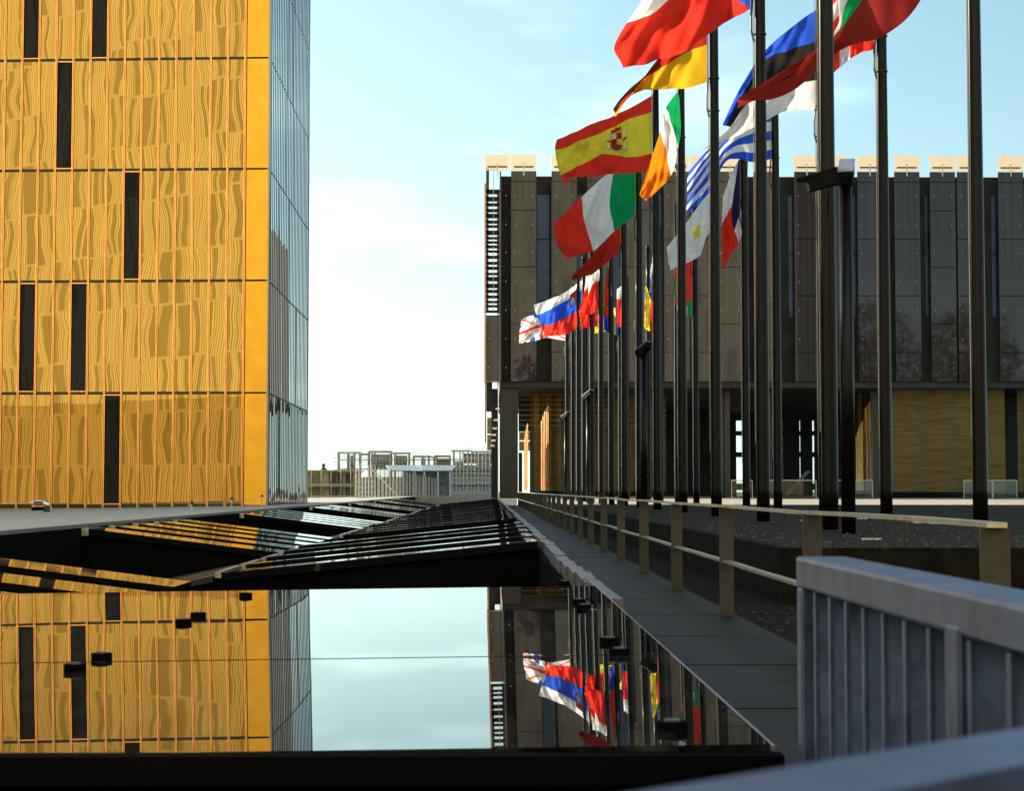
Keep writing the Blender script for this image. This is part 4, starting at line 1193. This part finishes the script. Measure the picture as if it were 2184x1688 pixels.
# ================================================================== CAMERA MASTS
def mast(X, D, top, lab, big=False):
    s = thing('camera_mast', (X, D, zc(PH)), lab, 'camera mast', 'security camera masts')
    MB().tube([(X, D, zc(PH)), (X, D, top * .5), (X, D, top)], [.082, .08, .075], 20).build('shaft', 'pole_metal', s, smooth=True)
    MB().tube([(X, D, top), (X, D, top + .05)], [.11, .10], 16).build('head_plate', 'camera_black', s)
    if big:
        # housing seen from the side, pointing left and a little down
        a, b_ = P(1787, 371, D - .1), P(1702, 393, D - .1)
        d = (b_ - a); L = d.length; d.normalize()
        up = Vector((0, 1, 0)).cross(d); up = -up if up.z < 0 else up
        M = Matrix(((d.x, 0, up.x, a.x), (d.y, 1, up.y, a.y), (d.z, 0, up.z, a.z), (0, 0, 0, 1)))
        h1 = MB().box((0, -.08, -.12), (L - .10, .08, .05), 0, M).build('camera_housing', 'camera_black', s, bevel=.012)
        MB().hexa([M @ Vector(p) for p in ((-.0, -.08, .052), (L - .05, -.08, .020), (L - .05, .08, .020), (0, .08, .052), (0, -.08, .075), (L + .0, -.08, .062), (L + .0, .08, .062), (0, .08, .075))]).build('sun_shield', 'camera_black', h1)
        MB().tube([M @ Vector((-.02, 0, -.02)), P(1800, 378, D)], .03, 8).build('bracket', 'camera_black', s)
        c = P(1805, 372, D)
        M2 = Matrix.Translation(c) @ Matrix.Rotation(R(-14), 4, 'Z') @ Matrix.Rotation(R(26), 4, 'X')
        h2 = MB().box((-.085, -.22, -.09), (.085, .26, .08), 0, M2).build('camera_housing', 'camera_black', s, bevel=.03)
        MB().box((-.092, -.20, .085), (.092, .30, .105), 0, M2).build('sun_shield', 'camera_grey', h2, bevel=.008)
    else:
        c = Vector((X, D, top + .13))
        M2 = Matrix.Translation(c) @ Matrix.Rotation(R(35), 4, 'Z') @ Matrix.Rotation(R(-24), 4, 'X')
        h2 = MB().box((-.085, -.24, -.085), (.085, .26, .075), 0, M2).build('camera_housing', 'camera_black', s, bevel=.02)
        MB().box((-.095, -.28, .078), (.095, .27, .10), 0, M2).build('sun_shield', 'camera_grey', h2)
    return s
pt = P(1809, 385, 21.0)
mast(P(1809, 1046, 21.0).x, 21.0, P(1806, 392, 21.0).z, 'near black mast with two security cameras in front of the flagpoles', True)
mast(P(1374, 1046, 46.0).x, 46.0, P(1373, 757, 46).z, 'slim mast with one security camera among the middle flagpoles')
mast(P(1255, 1046, 70.0).x, 70.0, P(1255, 850, 70).z, 'slim far mast with a tilted security camera')
mast(P(1207, 1046, 88.0).x, 88.0, P(1207, 893, 88).z, 'farthest slim camera mast at the left end of the poles')

# ================================================================== SMALL THINGS
for i, (dx, dy, r_, lab) in enumerate(((1960, 1116, .22, 'left one of two touching bright ground lights on the plaza'), (1994, 1118, .17, 'right one of two touching bright ground lights on the plaza'),
                               (1716, 1112, .13, 'small ground light by the pole foot left of the mast'), (1835, 1108, .12, 'small ground light right of the near camera mast'), (1855, 1152, .12, 'ground light near the plaza edge'))):
    d = ray(dx, dy); t_ = PH / -d.z
    mb = MB(); n = 20; X, Y = d.x * t_, d.y * t_
    o = thing('ground_light', (X, Y, zc(PH)), lab, 'ground light', 'flush lights in the plaza')
    MB().tube([(X, Y, zc(PH) + .001), (X, Y, zc(PH) + .02)], [r_, r_], n).build('rim', 'chrome', o)
    MB().tube([(X, Y, zc(PH) + .0205), (X, Y, zc(PH) + .022)], [r_ * .82, r_ * .82], n).build('lens', 'window_dark', o)
# rope stanchions on the terrace
st_pts = [(817 / 2.0 * 1.0, 1102), (494, 1094), (559, 1084)]
sp_ = []
lbs = ['nearest thin rope post on the terrace edge', 'middle thin rope post on the terrace edge', 'farthest thin rope post on the terrace edge by the tower corner']
for i, (dx, dy, hh) in enumerate(((409, 1101, .33), (494, 1091, .36), (559, 1083, .36))):
    D = (23.5, 30.5, 40)[i]
    p = P(dx, dy, D); X = p.x
    X = TE - .28 + .0; D = X / (ray(dx, dy).x / ray(dx, dy).y)
    z0 = zc(.47)
    top = P(dx, dy - 30 + i * 2, D).z
    o = thing('rope_post', (X, D, z0), lbs[i], 'post', 'rope posts on the terrace')
    MB().tube([(X, D, z0 - .01), (X, D, top - .04)], .011, 8).build('shaft', 'chrome', o)
    MB().tube([(X, D, top - .05), (X, D, top - .03), (X, D, top), (X, D, top + .02)], [.02, .034, .03, .012], 10).build('knob', 'black_satin', o)
    sp_.append((X, D, top - .02))
for i in range(2):
    a, b_ = Vector(sp_[i]), Vector(sp_[i + 1])
    pts = [a.lerp(b_, k / 10) - Vector((0, 0, .05 * math.sin(math.pi * k / 10))) for k in range(11)]
    o = MB().tube(pts, .005, 5).build('rope', 'rope')
    tag(o, ('slack rope between the nearest and middle rope posts', 'slack rope between the middle and farthest rope posts')[i], 'rope')
# pump-like device with hose on the terrace in front of the tower
DV = 40.0
v0 = P(85, 1086, DV)
dv = thing('floodlight_rig', (v0.x, DV, v0.z), 'small floodlight rig with a pale arm on a black block on the terrace', 'rig')
def dq(xa, xb, ya, yb, th, name, m, dy=0.0, bev=.0):
    a, b_ = P(xa, yb, DV), P(xb, ya, DV)
    return MB().box((a.x, DV + dy, a.z), (b_.x, DV + dy + th, b_.z)).build(name, m, dv, bevel=bev)
dq(94, 105, 1079, 1093, .12, 'base_block', 'black_satin', -.05)
dq(67, 95, 1082.2, 1089.5, .16, 'base', 'black_matte', 0)
dq(67, 92, 1080.0, 1081.6, .16, 'tray', 'gold_trim', 0)
mb = MB()
hp = [(66, 1071.5), (72, 1069), (79, 1067.8), (87, 1068.5), (93, 1070.0), (99, 1073.5), (104, 1076)]
for i in range(len(hp) - 1):
    a, b_ = P(hp[i][0], hp[i][1] + 3, DV), P(hp[i + 1][0], hp[i + 1][1] + 3, DV)
    mb.tube([(a.x, DV + .05, a.z), (b_.x, DV + .05, b_.z)], .042, 8)
mb.build('lamp_housing', 'fixing', dv)
for i in range(5):
    dq(72 + 4.2 * i, 74.4 + 4.2 * i, 1070.2, 1074.8, .02, 'cooling_slot', 'black_matte', -.02)
dq(92, 108, 1077, 1079.4, .16, 'sun_plate', 'camera_grey', -.06)
a, b_ = P(66, 1073, DV), P(-60, 1075, DV)
MB().tube([(a.x, DV, a.z), (b_.x, DV, b_.z)], .010, 6).build('arm', 'curtain', dv)

# ================================================================== GALVANISED BARRIERS
BX, BTOP, BW, BTH = 0.51, 0.110, 0.085, 0.050
br = thing('galvanised_barrier', (BX, 2.2, zc(H)), 'galvanised slatted barrier running along the walkway edge at right', 'barrier')
MB().box((BX, .98, zc(BTOP) - BTH), (BX + BW, 3.04, zc(BTOP))).build('top_rail', 'galvanised', br, bevel=.006)
MB().box((BX + .002, 3.0, zc(1.0)), (BX + BW - .002, 3.045, zc(BTOP) - BTH - .001)).build('post', 'galvanised', br, bevel=.004)
MB().box((BX - .002, 1.985, zc(1.0)), (BX + BW - .002, 2.045, zc(BTOP) - BTH + .012)).build('post', 'galvanised', br, bevel=.004)
y_ = 2.875
while y_ > 2.08:
    MB().box((BX + .008, y_, zc(1.0)), (BX + BW - .004, y_ + .010, zc(BTOP) - BTH - .001)).build('slat', 'galvanised_slat', br)
    MB().box((BX + .002, y_ - .003, zc(1.0)), (BX + .0075, y_ + .013, zc(BTOP) - BTH - .001)).build('slat_edge', 'galvanised', br)
    y_ -= .124
y_ = 1.95
while y_ > 1.05:
    MB().box((BX + .008, y_, zc(1.0)), (BX + BW - .004, y_ + .010, zc(BTOP) - BTH - .001)).build('slat', 'galvanised_slat', br)
    MB().box((BX + .002, y_ - .003, zc(1.0)), (BX + .0075, y_ + .013, zc(BTOP) - BTH - .001)).build('slat_edge', 'galvanised', br)
    y_ -= .15
# nearest barrier, crossing the lower right corner
A = Vector((-0.30, 0.345)); B_ = Vector((.49, 1.075))
d = (B_ - A).normalized(); L = (B_ - A).length
M = Matrix(((d.x, d.y, 0, A.x), (d.y, -d.x, 0, A.y), (0, 0, 1, 0), (0, 0, 0, 1)))      # local: along, towards viewer, z
nb_ = thing('near_barrier', (.2, .8, zc(H)), 'blurred bluish galvanised barrier rail crossing the lower right corner', 'barrier')
MB().box((0, 0, zc(BTOP) - BTH), (L, .062, zc(BTOP)), 0, M).build('top_rail', 'galvanised', nb_)
k_ = .05
while k_ < L:
    MB().box((k_, .01, zc(1.0)), (k_ + .010, .055, zc(BTOP) - BTH - .001), 0, M).build('slat', 'galvanised_slat', nb_)
    k_ += .12
MB().box((.0, .045, zc(1.0)), (L, .058, zc(BTOP) - BTH - .002), 0, M).build('kick_panel', 'galvanised_slat', nb_)
